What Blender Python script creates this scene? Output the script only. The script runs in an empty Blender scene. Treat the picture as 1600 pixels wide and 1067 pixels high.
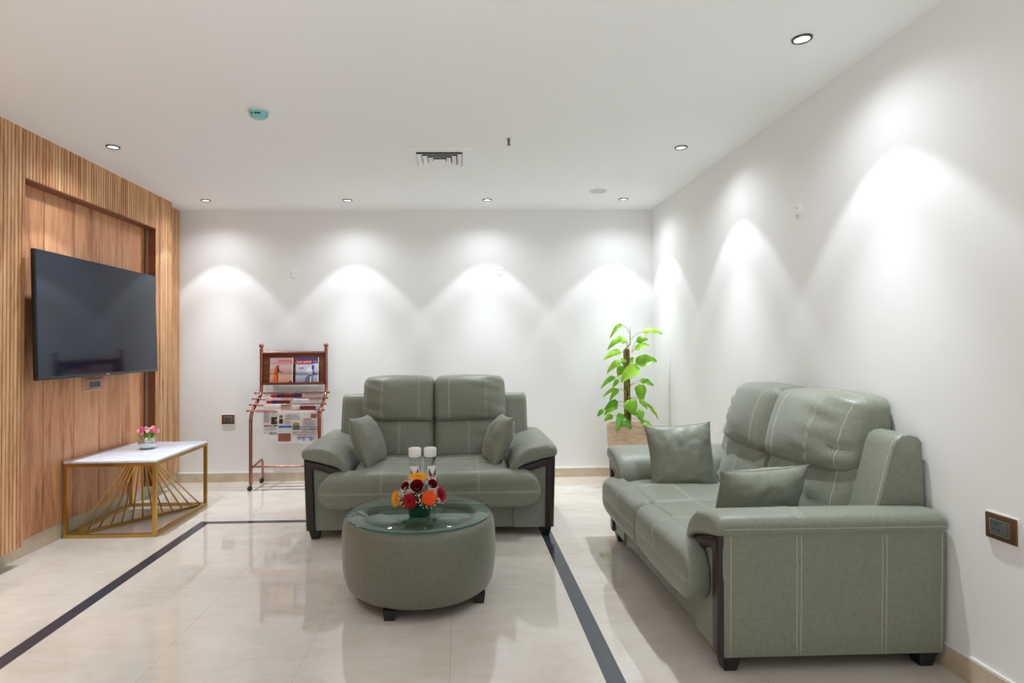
import bpy, bmesh, math, random
from mathutils import Vector, Matrix, noise
from mathutils.bvhtree import BVHTree

S = bpy.context.scene
COL = S.collection
PI = math.pi
rnd = random.Random(7)

# ------------------------------------------------------------------ camera, world, exposure
HC = 1.2
YAW, PITCH, ROLL = 0.0294, 0.0208, -0.0089
cam_d = bpy.data.cameras.new('camera')
cam_d.sensor_width = 36.0
cam_d.lens = 930.0 / 1600 * 36
cam_d.shift_x = (800 - 745.54) / 1600
cam_d.shift_y = -(533.5 - 522.57) / 1600
cam_d.clip_start = 0.05
cam = bpy.data.objects.new('camera', cam_d)
COL.objects.link(cam)
fw = Vector((math.sin(YAW) * math.cos(PITCH), math.cos(YAW) * math.cos(PITCH), math.sin(PITCH)))
rt = Vector((math.cos(YAW), -math.sin(YAW), 0))
up = rt.cross(fw)
r2 = rt * math.cos(ROLL) + up * math.sin(ROLL)
u2 = -rt * math.sin(ROLL) + up * math.cos(ROLL)
M = Matrix((r2, u2, -fw)).transposed().to_4x4()
M.translation = (0, 0, HC)
cam.matrix_world = M
S.camera = cam

S.view_settings.view_transform = 'Standard'
S.view_settings.look = 'None'
S.view_settings.gamma = 1
S.view_settings.use_curve_mapping = False
S.view_settings.exposure = 1.14
S.cycles.use_denoising = True
S.cycles.max_bounces = 10
S.cycles.diffuse_bounces = 6
S.cycles.caustics_reflective = False
S.cycles.caustics_refractive = False
S.cycles.sample_clamp_indirect = 6

w = bpy.data.worlds.new('world')
S.world = w
w.use_nodes = True
w.node_tree.nodes['Background'].inputs[0].default_value = (0.93, 0.97, 1.0, 1)
# added world fill through the open end, stronger from below to lift the ceiling
_wt = w.node_tree
_tc = _wt.nodes.new('ShaderNodeTexCoord')
_sx = _wt.nodes.new('ShaderNodeSeparateXYZ')
_mr = _wt.nodes.new('ShaderNodeMapRange')
_mr.inputs['From Min'].default_value = -0.35
_mr.inputs['From Max'].default_value = 0.10
_mr.inputs['To Min'].default_value = 0.7
_mr.inputs['To Max'].default_value = 0.2
_wt.links.new(_tc.outputs['Generated'], _sx.inputs[0])
_wt.links.new(_sx.outputs[2], _mr.inputs['Value'])
_wt.links.new(_mr.outputs[0], _wt.nodes['Background'].inputs[1])

BEAM_W = 42.0       # narrow beam of one ceiling downlight
FIELD_W = 10.4      # its wider field, cut off by the recessed rim
HALO_W = 7.6        # light its reflector spills sideways

# room dimensions (metres)
D = 5.473           # back wall
H = 2.462           # ceiling
XR = 1.794          # wall on the right
XS = -2.46          # face of the slat cladding
XP = -2.55          # face of the flat boards
XW = -2.60          # masonry behind the cladding
YB = -0.6           # room goes on behind the camera
DOWNLIGHTS = [(-2.14, 3.732), (-2.14, 5.083), (-0.947, 5.083), (0.245, 5.08),
              (1.42, 5.066), (1.422, 3.733), (1.424, 2.393)]
DOWNLIGHTS_UNSEEN = [(-2.14, 2.39), (-2.14, 1.05), (-0.95, 0.1), (0.25, 0.1)]


# ------------------------------------------------------------------ materials
def srgb(r, g, b):
    f = lambda c: c / 12.92 if c <= 0.04045 else ((c + 0.055) / 1.055) ** 2.4
    return (f(r / 255), f(g / 255), f(b / 255), 1)


def mat(name, col, rough=0.5, metal=0.0, spec=0.5, **kw):
    m = bpy.data.materials.new(name)
    m.use_nodes = True
    b = m.node_tree.nodes['Principled BSDF']
    b.inputs['Base Color'].default_value = col if len(col) == 4 else (*col, 1)
    b.inputs['Roughness'].default_value = rough
    b.inputs['Metallic'].default_value = metal
    b.inputs['Specular IOR Level'].default_value = spec
    for k, v in kw.items():
        b.inputs[k].default_value = v
    m.diffuse_color = b.inputs['Base Color'].default_value
    return m


class NT:
    """little helper to wire nodes"""
    def __init__(self, m):
        self.m = m
        self.t = m.node_tree
        self.b = self.t.nodes['Principled BSDF']

    def n(self, typ, **kw):
        nd = self.t.nodes.new(typ)
        for k, v in kw.items():
            if k.startswith('i_'):
                nd.inputs[k[2:].replace('_', ' ')].default_value = v
            else:
                setattr(nd, k, v)
        return nd

    def l(self, a, b):
        self.t.links.new(a, b)

    def coord(self, scale=(1, 1, 1), kind='Object', rot=(0, 0, 0)):
        tc = self.n('ShaderNodeTexCoord')
        mp = self.n('ShaderNodeMapping')
        mp.inputs['Scale'].default_value = scale
        mp.inputs['Rotation'].default_value = rot
        self.l(tc.outputs[kind], mp.inputs[0])
        return mp.outputs[0]

    def noise(self, vec, scale, detail=4, rough=0.55, dist=0.0):
        nd = self.n('ShaderNodeTexNoise')
        nd.inputs['Scale'].default_value = scale
        nd.inputs['Detail'].default_value = detail
        nd.inputs['Roughness'].default_value = rough
        nd.inputs['Distortion'].default_value = dist
        self.l(vec, nd.inputs['Vector'])
        return nd.outputs['Fac']

    def ramp(self, fac, stops):
        r = self.n('ShaderNodeValToRGB')
        el = r.color_ramp.elements
        while len(el) < len(stops):
            el.new(0.5)
        for e, (p, c) in zip(el, stops):
            e.position = p
            e.color = c if len(c) == 4 else (*c, 1)
        self.l(fac, r.inputs[0])
        return r.outputs[0]

    def mix(self, fac, a, b, mode='MIX'):
        nd = self.n('ShaderNodeMix', data_type='RGBA', blend_type=mode)
        for s, v in ((nd.inputs[0], fac), (nd.inputs[6], a), (nd.inputs[7], b)):
            if hasattr(v, 'is_linked'):
                self.l(v, s)
            else:
                s.default_value = v
        return nd.outputs[2]

    def math(self, op, a, b=None, c=None):
        nd = self.n('ShaderNodeMath', operation=op)
        for i, v in enumerate((a, b, c)):
            if v is None:
                continue
            if hasattr(v, 'is_linked'):
                self.l(v, nd.inputs[i])
            else:
                nd.inputs[i].default_value = v
        return nd.outputs[0]

    def bump(self, height, strength=0.2, dist=0.002):
        bp = self.n('ShaderNodeBump')
        bp.inputs['Strength'].default_value = strength
        bp.inputs['Distance'].default_value = dist
        self.l(height, bp.inputs['Height'])
        self.l(bp.outputs[0], self.b.inputs['Normal'])

    def color(self, c):
        self.l(c, self.b.inputs['Base Color'])


def wall_paint(name, col):
    m = mat(name, col, 0.75, spec=0.25)
    t = NT(m)
    v = t.coord()
    n = t.noise(v, 140, 3)
    t.bump(n, 0.06, 0.001)
    big = t.noise(v, 1.3, 2)
    c2 = tuple(x * 0.975 for x in col[:3]) + (1,)
    t.color(t.mix(big, col, c2))
    return m


def fabric(name, dark, light):
    m = mat(name, light, 0.46, spec=0.55)
    t = NT(m)
    v = t.coord()
    a = t.noise(v, 260, 3, 0.6)
    b = t.noise(v, 70, 4, 0.7, 1.5)
    f = t.math('ADD', t.math('MULTIPLY', a, 0.5), t.math('MULTIPLY', b, 0.5))
    col = t.ramp(f, [(0.36, dark), (0.62, light)])
    t.color(col)
    t.bump(f, 0.28, 0.0012)
    m.node_tree.nodes['Principled BSDF'].inputs['Sheen Weight'].default_value = 0.22
    return m


def wood(name, dark, mid, light, axis='Z', seed=0.0, rough=0.42, scale=1.0):
    m = mat(name, mid, rough, spec=0.35)
    t = NT(m)
    st = 0.10
    sc = {'Z': (1, 1, st), 'Y': (1, st, 1), 'X': (st, 1, 1)}[axis]
    v = t.coord(sc)
    mp = v.node
    mp.inputs['Location'].default_value = (seed, seed * 1.7, seed * 0.3)
    n1 = t.noise(v, 9 * scale, 6, 0.62, 1.2)
    n2 = t.noise(v, 70 * scale, 4, 0.6, 0.3)
    f = t.math('ADD', t.math('MULTIPLY', n1, 0.72), t.math('MULTIPLY', n2, 0.28))
    c = t.ramp(f, [(0.30, dark), (0.47, mid), (0.66, light)])
    t.color(c)
    t.bump(n2, 0.08, 0.001)
    return m


FAB = fabric('sofa_fabric', srgb(110, 114, 99), srgb(136, 140, 124))
OTTO = fabric('ottoman_fabric', srgb(94, 95, 80), srgb(118, 119, 102))
STITCH = mat('thread', srgb(200, 202, 182), 0.7)
TRIMW = mat('dark_trim', srgb(42, 29, 29), 0.26, spec=0.5)
LEGM = mat('black_leg', srgb(26, 27, 30), 0.4)
WALL = wall_paint('wall_paint', srgb(240, 240, 239))
CEIL = wall_paint('ceiling_paint', srgb(247, 249, 250))
CAULK = mat('white_bead', srgb(240, 240, 238), 0.4)
GOLD = mat('brushed_gold', srgb(202, 164, 92), 0.28, metal=1.0)
COPPER = mat('copper_tube', srgb(176, 118, 102), 0.20, metal=1.0)
CHROME = mat('chrome', srgb(205, 205, 205), 0.15, metal=1.0)
DARKCHROME = mat('dark_chrome', srgb(96, 92, 90), 0.2, metal=1.0)
WHITEP = mat('white_plastic', srgb(232, 231, 228), 0.45)
BLACKP = mat('black_plastic', srgb(24, 25, 28), 0.35)
GREYP = mat('grey_plastic', srgb(88, 92, 92), 0.4)
RUBBER = mat('wheel_rubber', srgb(34, 37, 37), 0.55)


def emit(name, col, s):
    m = mat(name, col, 0.4)
    b = m.node_tree.nodes['Principled BSDF']
    b.inputs['Emission Color'].default_value = (1, 0.98, 0.95, 1)
    b.inputs['Emission Strength'].default_value = s
    return m


LED = emit('lamp_face', (1, 1, 1, 1), 5.0)


# ------------------------------------------------------------------ mesh helpers
def link(name, me, parent=None):
    o = bpy.data.objects.new(name, me)
    COL.objects.link(o)
    if parent is not None:
        o.parent = parent
    return o


def obj(name, bm, mats, parent=None, smooth=True, angle=0.7, recalc=True):
    if recalc:
        bmesh.ops.recalc_face_normals(bm, faces=bm.faces[:])
    me = bpy.data.meshes.new(name)
    bm.to_mesh(me)
    bm.free()
    for m in (mats if isinstance(mats, (list, tuple)) else [mats]):
        me.materials.append(m)
    if smooth:
        me.polygons.foreach_set('use_smooth', [True] * len(me.polygons))
        try:
            me.set_sharp_from_angle(angle=angle)
        except Exception:
            pass
    return link(name, me, parent)


def thing(name, label, cat, loc=(0, 0, 0), rotz=0.0, group=None):
    o = bpy.data.objects.new(name, None)
    COL.objects.link(o)
    o.empty_display_size = 0.1
    o.location = loc
    o.rotation_euler = (0, 0, rotz)
    return tag(o, label, cat, group)


def tag(o, label, cat, group=None):
    o['label'] = label
    o['category'] = cat
    if group:
        o['group'] = group
    return o


def struct(name, bm, m, parent=None, **kw):
    o = obj(name, bm, m, parent, **kw)
    o['kind'] = 'structure'
    return o


def NB():
    return bmesh.new()


def box(bm, x0, x1, y0, y1, z0, z1, bev=0.0, mi=0, seg=2, mtx=None):
    r = bmesh.ops.create_cube(bm, size=1.0)
    vs = r['verts']
    for v in vs:
        v.co = Vector((x0 + (v.co.x + .5) * (x1 - x0), y0 + (v.co.y + .5) * (y1 - y0), z0 + (v.co.z + .5) * (z1 - z0)))
    fs = list({f for v in vs for f in v.link_faces})
    if bev > 0:
        es = list({e for v in vs for e in v.link_edges})
        rr = bmesh.ops.bevel(bm, geom=es, offset=bev, segments=seg, affect='EDGES', profile=0.5)
        fs = rr['faces'] + [f for f in fs if f.is_valid]
        vs = list({v for f in fs for v in f.verts})
    for f in fs:
        if f.is_valid:
            f.material_index = mi
    if mtx is not None:
        bmesh.ops.transform(bm, matrix=mtx, verts=vs)
    return vs


def tube(bm, pts, r, seg=10, mi=0, cap=True, radii=None):
    pts = [Vector(p) for p in pts]
    n = len(pts)
    prev = None
    rings = []
    for i, p in enumerate(pts):
        a = pts[max(i - 1, 0)]
        b = pts[min(i + 1, n - 1)]
        t = (b - a).normalized()
        if prev is None:
            ref = Vector((0, 0, 1)) if abs(t.z) < 0.9 else Vector((1, 0, 0))
            u = t.cross(ref).normalized()
        else:
            u = (prev - t * prev.dot(t)).normalized()
        prev = u
        v = t.cross(u)
        rr = radii[i] if radii else r
        rings.append([bm.verts.new(p + (u * math.cos(2 * PI * k / seg) + v * math.sin(2 * PI * k / seg)) * rr) for k in range(seg)])
    for i in range(n - 1):
        for k in range(seg):
            f = bm.faces.new((rings[i][k], rings[i][(k + 1) % seg], rings[i + 1][(k + 1) % seg], rings[i + 1][k]))
            f.material_index = mi
    if cap:
        for ring in (rings[0], rings[-1]):
            f = bm.faces.new(ring)
            f.material_index = mi


def fillet(pts, r, n=5):
    """round the corners of a polyline"""
    pts = [Vector(p) for p in pts]
    out = [pts[0]]
    for i in range(1, len(pts) - 1):
        a, b, c = pts[i - 1], pts[i], pts[i + 1]
        d1, d2 = (a - b), (c - b)
        rr = min(r, d1.length * .45, d2.length * .45)
        p, q = b + d1.normalized() * rr, b + d2.normalized() * rr
        for k in range(n + 1):
            t = k / n
            out.append(p * (1 - t) ** 2 + b * 2 * t * (1 - t) + q * t * t)
    out.append(pts[-1])
    return out


def lathe(bm, prof, seg=32, c=(0, 0, 0), mi=0, close=True, mtx=None):
    rings = []
    new = []
    for r, z in prof:
        if r < 1e-6:
            v = bm.verts.new((c[0], c[1], c[2] + z))
            rings.append([v])
            new.append(v)
        else:
            ring = [bm.verts.new((c[0] + r * math.cos(2 * PI * k / seg), c[1] + r * math.sin(2 * PI * k / seg), c[2] + z)) for k in range(seg)]
            rings.append(ring)
            new += ring
    for a, b in zip(rings, rings[1:]):
        for k in range(seg):
            k2 = (k + 1) % seg
            if len(a) == 1 and len(b) == 1:
                continue
            if len(a) == 1:
                f = bm.faces.new((a[0], b[k], b[k2]))
            elif len(b) == 1:
                f = bm.faces.new((a[k], a[k2], b[0]))
            else:
                f = bm.faces.new((a[k], a[k2], b[k2], b[k]))
            f.material_index = mi
    if mtx is not None:
        bmesh.ops.transform(bm, matrix=mtx, verts=new)
    return new


def loft(bm, secs, cap=True, mi=0):
    rings = [[bm.verts.new(p) for p in s] for s in secs]
    n = len(rings[0])
    for a, b in zip(rings, rings[1:]):
        for k in range(n):
            f = bm.faces.new((a[k], a[(k + 1) % n], b[(k + 1) % n], b[k]))
            f.material_index = mi
    if cap:
        for r in (rings[0], rings[-1]):
            f = bm.faces.new(r)
            f.material_index = mi
    return rings


def quad(bm, pts, mi=0):
    f = bm.faces.new([bm.verts.new(p) for p in pts])
    f.material_index = mi
    return f


def softbox(bm, lo, hi, r, n=14, bulge=(0, 0, 0), fn=None, mi=0):
    """rounded, crowned cushion block; bulge = outward crown of the x, y and z faces"""
    lo, hi = Vector(lo), Vector(hi)
    c, h = (lo + hi) / 2, (hi - lo) / 2
    r = min(r, min(h) * .98)
    tmp = bmesh.new()
    bmesh.ops.create_cube(tmp, size=2.0)
    bmesh.ops.subdivide_edges(tmp, edges=tmp.edges[:], cuts=n, use_grid_fill=True)
    vm = {}
    for v in tmp.verts:
        u = Vector(v.co)
        # denser toward the edges
        q = Vector([math.sin(x * PI / 2) for x in u])
        p = Vector([q[i] * h[i] for i in range(3)])
        inner = Vector([max(-h[i] + r, min(h[i] - r, p[i])) for i in range(3)])
        d = p - inner
        if d.length > 1e-9:
            # push onto the rounded surface
            m = max(abs(d[i]) for i in range(3))
            p = inner + d.normalized() * (m if m < r - 1e-6 else r)
        for i in range(3):
            j, k = (i + 1) % 3, (i + 2) % 3
            s = p[i] / h[i]
            p[i] += bulge[i] * s * (1 - (p[j] / h[j]) ** 2) * (1 - (p[k] / h[k]) ** 2)
        p = p + c
        if fn:
            p = fn(p)
        vm[v] = bm.verts.new(p)
    for f in tmp.faces:
        nf = bm.faces.new([vm[v] for v in f.verts])
        nf.material_index = mi
    tmp.free()


def rrect(x0, x1, z0, z1, rl, rr, n=6):
    """rounded rectangle in x/z, own radius on either side, returned as (x, z)"""
    out = []
    for cx, cz, r, a0 in ((x1 - rr, z1 - rr, rr, 0), (x0 + rl, z1 - rl, rl, 90), (x0 + rl, z0 + rl, rl, 180), (x1 - rr, z0 + rr, rr, 270)):
        for k in range(n + 1):
            a = math.radians(a0 + 90 * k / n)
            out.append((cx + r * math.cos(a), cz + r * math.sin(a)))
    return out


def bvh_of(o):
    me = o.data
    return BVHTree.FromPolygons([v.co.copy() for v in me.vertices], [tuple(p.vertices) for p in me.polygons])


def stitch(bm, bvhs, pts, d, r=0.0010, lift=0.0004, mi=0):
    """lay a thread on surfaces: cast every point along d"""
    run = []
    d = Vector(d).normalized()
    for p in pts:
        best = None
        for b in (bvhs if isinstance(bvhs, list) else [bvhs]):
            h = b.ray_cast(Vector(p), d, 2.0)
            if h[0] is not None and (best is None or h[3] < best[3]):
                best = h
        if best is None:
            if len(run) > 1:
                tube(bm, run, r, 5, mi)
            run = []
        else:
            run.append(best[0] - d * lift)
    if len(run) > 1:
        tube(bm, run, r, 5, mi)


def lerp(a, b, t):
    return a + (b - a) * t


def line(a, b, n=24):
    a, b = Vector(a), Vector(b)
    return [a.lerp(b, k / n) for k in range(n + 1)]


def copy_tree(o, parent=None):
    c = o.copy()
    COL.objects.link(c)
    c.parent = parent
    for ch in list(o.children):
        copy_tree(ch, c)
    return c


def text_mesh(name, body, size, m, parent, mtx, extrude=0.0004, align='CENTER', width=None, bold=0.0):
    cu = bpy.data.curves.new('lettering', 'FONT')
    cu.body = body
    cu.size = size
    cu.extrude = extrude
    cu.align_x = align
    cu.offset = bold
    cu.align_y = 'CENTER'
    t = bpy.data.objects.new('lettering', cu)
    COL.objects.link(t)
    bpy.context.view_layer.update()
    me = bpy.data.meshes.new_from_object(t.evaluated_get(bpy.context.evaluated_depsgraph_get()))
    bpy.data.objects.remove(t)
    xs = [v.co.x for v in me.vertices]
    if width and xs and max(xs) > min(xs):
        k = width / (max(xs) - min(xs))
        for v in me.vertices:
            v.co.x *= k
    me.transform(mtx)
    me.materials.clear()
    me.materials.append(m)
    return link(name, me, parent)


# ------------------------------------------------------------------ room shell
def floor_material():
    m = mat('marble_tile', srgb(214, 203, 188), 0.045, spec=0.6)
    t = NT(m)
    v = t.coord()
    a = t.noise(t.coord((1, 1, 1)), 2.2, 6, 0.6, 0.8)
    b = t.noise(t.coord((0.6, 1.6, 1), rot=(0, 0, 0.5)), 6, 6, 0.65, 1.2)
    f = t.math('ADD', t.math('MULTIPLY', a, 0.55), t.math('MULTIPLY', b, 0.45))
    base = t.ramp(f, [(0.30, srgb(197, 187, 172)), (0.5, srgb(212, 204, 193)), (0.72, srgb(222, 217, 208))])
    # tile joints: four columns between the inlaid strips, tiles twice as long as wide
    sx = t.n('ShaderNodeSeparateXYZ')
    tc = t.n('ShaderNodeTexCoord')
    t.l(tc.outputs['Object'], sx.inputs[0])
    W = 0.566

    def joint(val, off, period, half):
        q = t.math('ADD', val, -off + period * 50)
        q = t.math('DIVIDE', q, period)
        q = t.math('FRACT', q)
        q = t.math('SUBTRACT', q, 0.5)
        q = t.math('ABSOLUTE', q)
        return t.math('GREATER_THAN', q, 0.5 - half / period)
    jx = joint(sx.outputs[0], -1.179, W, 0.0010)
    jy = joint(sx.outputs[1], 3.02, 2 * W, 0.0010)
    j = t.math('MAXIMUM', jx, jy)
    t.color(t.mix(t.math('MULTIPLY', j, 0.55), base, srgb(150, 134, 114)))
    t.b.inputs['Coat Weight'].default_value = 0.25
    t.b.inputs['Coat Roughness'].default_value = 0.03
    return m


def granite():
    m = mat('black_granite', srgb(52, 54, 62), 0.16, spec=0.5)
    t = NT(m)
    v = t.coord()
    f = t.noise(v, 260, 2, 0.5)
    g = t.noise(v, 12, 3, 0.5)
    c = t.ramp(f, [(0.45, srgb(40, 46, 60)), (0.66, srgb(56, 62, 76)), (0.74, srgb(120, 122, 126))])
    t.color(t.mix(t.math('MULTIPLY', g, 0.3), c, srgb(70, 72, 80)))
    return m


FLOOR = floor_material()
GRAN = granite()
bm = NB()
box(bm, -2.75, 1.95, YB, 5.6, -0.05, 0.0)
struct('floor', bm, FLOOR, smooth=False)
bm = NB()
box(bm, -2.75, 1.95, YB, 5.6, H, H + 0.06)
struct('ceiling', bm, CEIL, smooth=False)
bm = NB()
box(bm, -2.75, 1.95, D, D + 0.12, 0, H)
struct('wall_back', bm, WALL, smooth=False)
bm = NB()
box(bm, XR, XR + 0.12, YB, D, 0, H)
struct('wall_right', bm, WALL, smooth=False)
bm = NB()
box(bm, -2.72, XW, YB, D, 0, H)
wall_left = struct('wall_left', bm, WALL, smooth=False)

# inlaid granite strips
for i, (x0, x1, y0, y1) in enumerate(((-1.811, -1.742, YB, 4.226), (0.512, 0.583, YB, 4.226), (-1.742, 0.512, 4.170, 4.226))):
    bm = NB()
    box(bm, x0, x1, y0, y1, -0.004, 0.0006)
    struct('trim_%d' % (i + 1), bm, GRAN, smooth=False)

# baseboards with their pale top bead
BASE = mat('baseboard_tile', srgb(205, 188, 164), 0.3)
t = NT(BASE)
t.color(t.ramp(t.noise(t.coord(), 7, 5, 0.6, 0.6), [(0.3, srgb(190, 172, 146)), (0.7, srgb(214, 199, 177))]))


def baseboard(name, x0, x1, y0, y1, z1, bead=True):
    bm = NB()
    box(bm, x0, x1, y0, y1, 0.0, z1)
    b = struct(name, bm, BASE, smooth=False)
    if bead:
        bm = NB()
        box(bm, x0, x1, y0, y1, z1, z1 + 0.009)
        obj('bead', bm, CAULK, b, smooth=False)
    return b


baseboard('baseboard_back', XW, XR, D - 0.010, D, 0.078)
baseboard('baseboard_right', XR - 0.010, XR, YB, D - 0.010, 0.085)
baseboard('baseboard_left', XW, XP - 0.006, YB, D - 0.010, 0.100, bead=False)

# ------------------------------------------------------------------ timber wall
SLATM = [wood('slat_wood_%d' % i, srgb(*c[0]), srgb(*c[1]), srgb(*c[2]), 'Z', i * 3.1, 0.45, 1.3)
         for i, c in enumerate((((140, 98, 68), (206, 153, 108), (230, 190, 146)),
                                ((128, 84, 58), (196, 138, 98), (222, 174, 130)),
                                ((150, 108, 72), (214, 165, 117), (234, 198, 150))))]
BACKM = mat('slat_backing', srgb(22, 17, 14), 0.8)
PLANKM = [wood('board_wood_%d' % i, srgb(128, 76, 50), srgb(212, 150, 108), srgb(230, 178, 138), 'Z', 2.3 + i * 5.7, 0.36, 0.8)
          for i in range(3)]
EDGEM = wood('edge_wood', srgb(92, 54, 34), srgb(128, 78, 52), srgb(150, 98, 66), 'Y', 4.4, 0.45)


def slats(name, y0, y1, z0, z1, xf, depth, parent, sd):
    """a cladding sheet: dark backing with ribs, face at xf"""
    bm = NB()
    pitch = 0.0275
    box(bm, xf - depth, xf - 0.014, y0, y1, z0, z1, mi=3)
    n = max(1, round((y1 - y0) / pitch))
    p = (y1 - y0) / n
    rr = random.Random(sd)
    for k in range(n):
        a = y0 + k * p
        box(bm, xf - 0.014, xf, a, a + p - 0.0072, z0, z1, mi=rr.choice((0, 0, 1, 2)))
    return obj(name, bm, SLATM + [BACKM], parent, smooth=False)


ZS0 = 0.103
RY0, RY1, RZ = 3.445, 4.893, 2.18
slats('slat_panel', 0.4, RY0, ZS0, H, XS, XS - XW, wall_left, 1)
slats('slat_panel', RY0, RY1, RZ + 0.006, H, XS, XS - XW, wall_left, 2)
slats('slat_panel', RY1, 5.164, ZS0, H, XS, XS - XW, wall_left, 3)
slats('slat_panel', 5.164, D, ZS0 - 0.008, H, -2.54, -2.54 - XW, wall_left, 4)
bm = NB()
box(bm, XP - 0.01, XS - 0.002, RY0, RY1, RZ, RZ + 0.006)
obj('soffit', bm, EDGEM, wall_left, smooth=False)
bm = NB()
box(bm, XP, XS - 0.002, RY1 - 0.006, RY1, ZS0, RZ)
obj('side_return', bm, EDGEM, wall_left, smooth=False)
bm = NB()
box(bm, XP + 0.012, XP + 0.034, RY1 - 0.010, RY1 - 0.006, ZS0, RZ)
obj('metal_profile', bm, mat('aluminium', srgb(170, 165, 160), 0.35, metal=0.8), wall_left, smooth=False)
joints = [3.437, 3.726, 4.015, 4.290, 4.577, 4.869, RY1]
for k in range(6):
    bm = NB()
    box(bm, XW, XP, joints[k] + 0.0027, joints[k + 1] - 0.0027, ZS0, RZ + 0.02, bev=0.0015, seg=1)
    obj('wood_board', bm, PLANKM[k % 3], wall_left, smooth=False)
bm = NB()
box(bm, XW, XP - 0.012, RY0 - 0.02, RY1, ZS0, RZ)
obj('board_backing', bm, BACKM, wall_left, smooth=False)

# ------------------------------------------------------------------ downlights
def add_lamp(parent, x, y, narrow=False):  # narrow: strong beam of the added pair, its floor bounce brightens the ceiling
    for nm, en, ang, bl, rad in ((('beam', 150.0, 64, 1.0, 0.02),) if narrow else (('beam', BEAM_W, 58, 1.0, 0.020), ('field', FIELD_W, 79, 0.20, 0.020), ('spill', HALO_W, 150, 0.9, 0.03))):
        ld = bpy.data.lights.new(nm, 'SPOT')
        ld.energy = en
        ld.spot_size = math.radians(ang)
        ld.spot_blend = bl
        ld.shadow_soft_size = rad
        ld.color = (0.87, 0.935, 1.0)
        lo = bpy.data.objects.new(nm, ld)
        COL.objects.link(lo)
        lo.parent = parent
        lo.location = (0, 0, -0.014)


def make_downlight():
    t = thing('downlight', '', 'downlight', (0, 0, H), 0, 'recessed round ceiling downlights')
    bm = NB()
    lathe(bm, [(0.0290, -0.001), (0.0300, -0.006), (0.0345, -0.0085), (0.0390, -0.0065), (0.0410, -0.0005), (0.0410, 0.0)], 32)
    obj('bezel', bm, DARKCHROME, t)
    bm = NB()
    lathe(bm, [(0.0, -0.0022), (0.0295, -0.0022), (0.0295, -0.0005)], 28)
    obj('lamp_face', bm, LED, t)
    return t


DL = make_downlight()
dl_labels = ['round downlight over the middle of the timber television wall',
             'round downlight in the ceiling corner where timber slats meet the back wall',
             'round downlight near the back wall, in front of the newspaper rack',
             'round downlight near the back wall, right above the far sofa',
             'round downlight above the potted plant in the corner',
             'round downlight by the side wall, between the plant corner and the nearest side-wall lamp',
             'largest-looking bright downlight above the near end of the side sofa']
dls = [DL] + [copy_tree(DL) for _ in DOWNLIGHTS[1:]]
for i, (x, y) in enumerate(DOWNLIGHTS):
    o = dls[i]
    o.location = (x, y, H)
    o['label'] = dl_labels[i]
    add_lamp(o, x, y)
behind = []
for x, y in DOWNLIGHTS_UNSEEN:                  # unseen lamps: more of the grid, and two added for ceiling bounce
    c = DL.copy()
    COL.objects.link(c)
    for ch in DL.children:
        if ch.type == 'MESH':
            d = ch.copy()
            COL.objects.link(d)
            d.parent = c
    c.location = (x, y, H)
    c['label'] = 'unseen round ceiling downlight in the near part of the room'
    add_lamp(c, x, y, abs(x) < 1)

# ------------------------------------------------------------------ ceiling fittings
VENTW = mat('vent_white', srgb(246, 247, 248), 0.5, spec=0.3)
t = thing('air_vent', 'square white ceiling air diffuser of nested angled blades', 'air vent', (-0.122, 3.968, H))
bm = NB()
o_, i_ = 0.208, 0.150
for sx, sy, ex, ey in ((-o_, -o_, o_, -i_), (-o_, i_, o_, o_), (-o_, -i_, -i_, i_), (i_, -i_, o_, i_)):
    box(bm, sx, ex, sy, ey, -0.006, 0.0)
obj('frame', bm, VENTW, t, smooth=False)
bm = NB()
box(bm, -i_, i_, -i_, i_, -0.0012, -0.0002)
obj('duct_opening', bm, mat('duct_dark', srgb(40, 40, 40), 0.8), t, smooth=False)
for k in range(4):
    a = 0.146 - k * 0.036
    b = a - 0.0305
    bm = NB()
    vo = [(-a, -a), (a, -a), (a, a), (-a, a)]
    vi = [(-b, -b), (b, -b), (b, b), (-b, b)]
    top = [bm.verts.new((x, y, -0.016)) for x, y in vo]
    bot = [bm.verts.new((x, y, -0.003)) for x, y in vi]
    top2 = [bm.verts.new((x, y, -0.0180)) for x, y in vo]
    bot2 = [bm.verts.new((x, y, -0.0050)) for x, y in vi]
    for q in range(4):
        q2 = (q + 1) % 4
        for A, B in ((top, bot), (top2, bot2), (top, top2), (bot, bot2)):
            bm.faces.new((A[q], A[q2], B[q2], B[q]))
    obj('blade', bm, VENTW, t, smooth=False)
bm = NB()
box(bm, -0.009, 0.009, -0.009, 0.009, -0.008, -0.002)
obj('center_plate', bm, VENTW, t, smooth=False)

t = thing('smoke_detector', 'turquoise capped round smoke detector on the ceiling', 'smoke detector', (-1.057, 3.165, H))
CYAN = mat('turquoise_cap', srgb(126, 200, 198), 0.3, **{'Transmission Weight': 0.0})
bm = NB()
lathe(bm, [(0.0, -0.040), (0.030, -0.040), (0.041, -0.034), (0.047, -0.018), (0.047, -0.010), (0.0, -0.010)], 32)
obj('cap', bm, CYAN, t)
bm = NB()
lathe(bm, [(0.0, -0.012), (0.051, -0.012), (0.054, -0.006), (0.054, 0.0)], 32)
obj('base', bm, mat('pale_base', srgb(196, 206, 204), 0.4), t)
for a0, a1 in ((-100, -58), (-125, -112), (60, 100), (150, 185), (0, 30)):
    seg = 6
    bm = NB()
    for k in range(seg):
        b0, b1 = math.radians(lerp(a0, a1, k / seg)), math.radians(lerp(a0, a1, (k + 1) / seg))
        P = lambda a, r, z: (r * math.cos(a), r * math.sin(a), z)
        quad(bm, [P(b0, 0.0464, -0.0225), P(b1, 0.0464, -0.0225), P(b1, 0.0432, -0.0305), P(b0, 0.0432, -0.0305)])
    obj('sensor_slot', bm, BLACKP, t, smooth=False)

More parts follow.
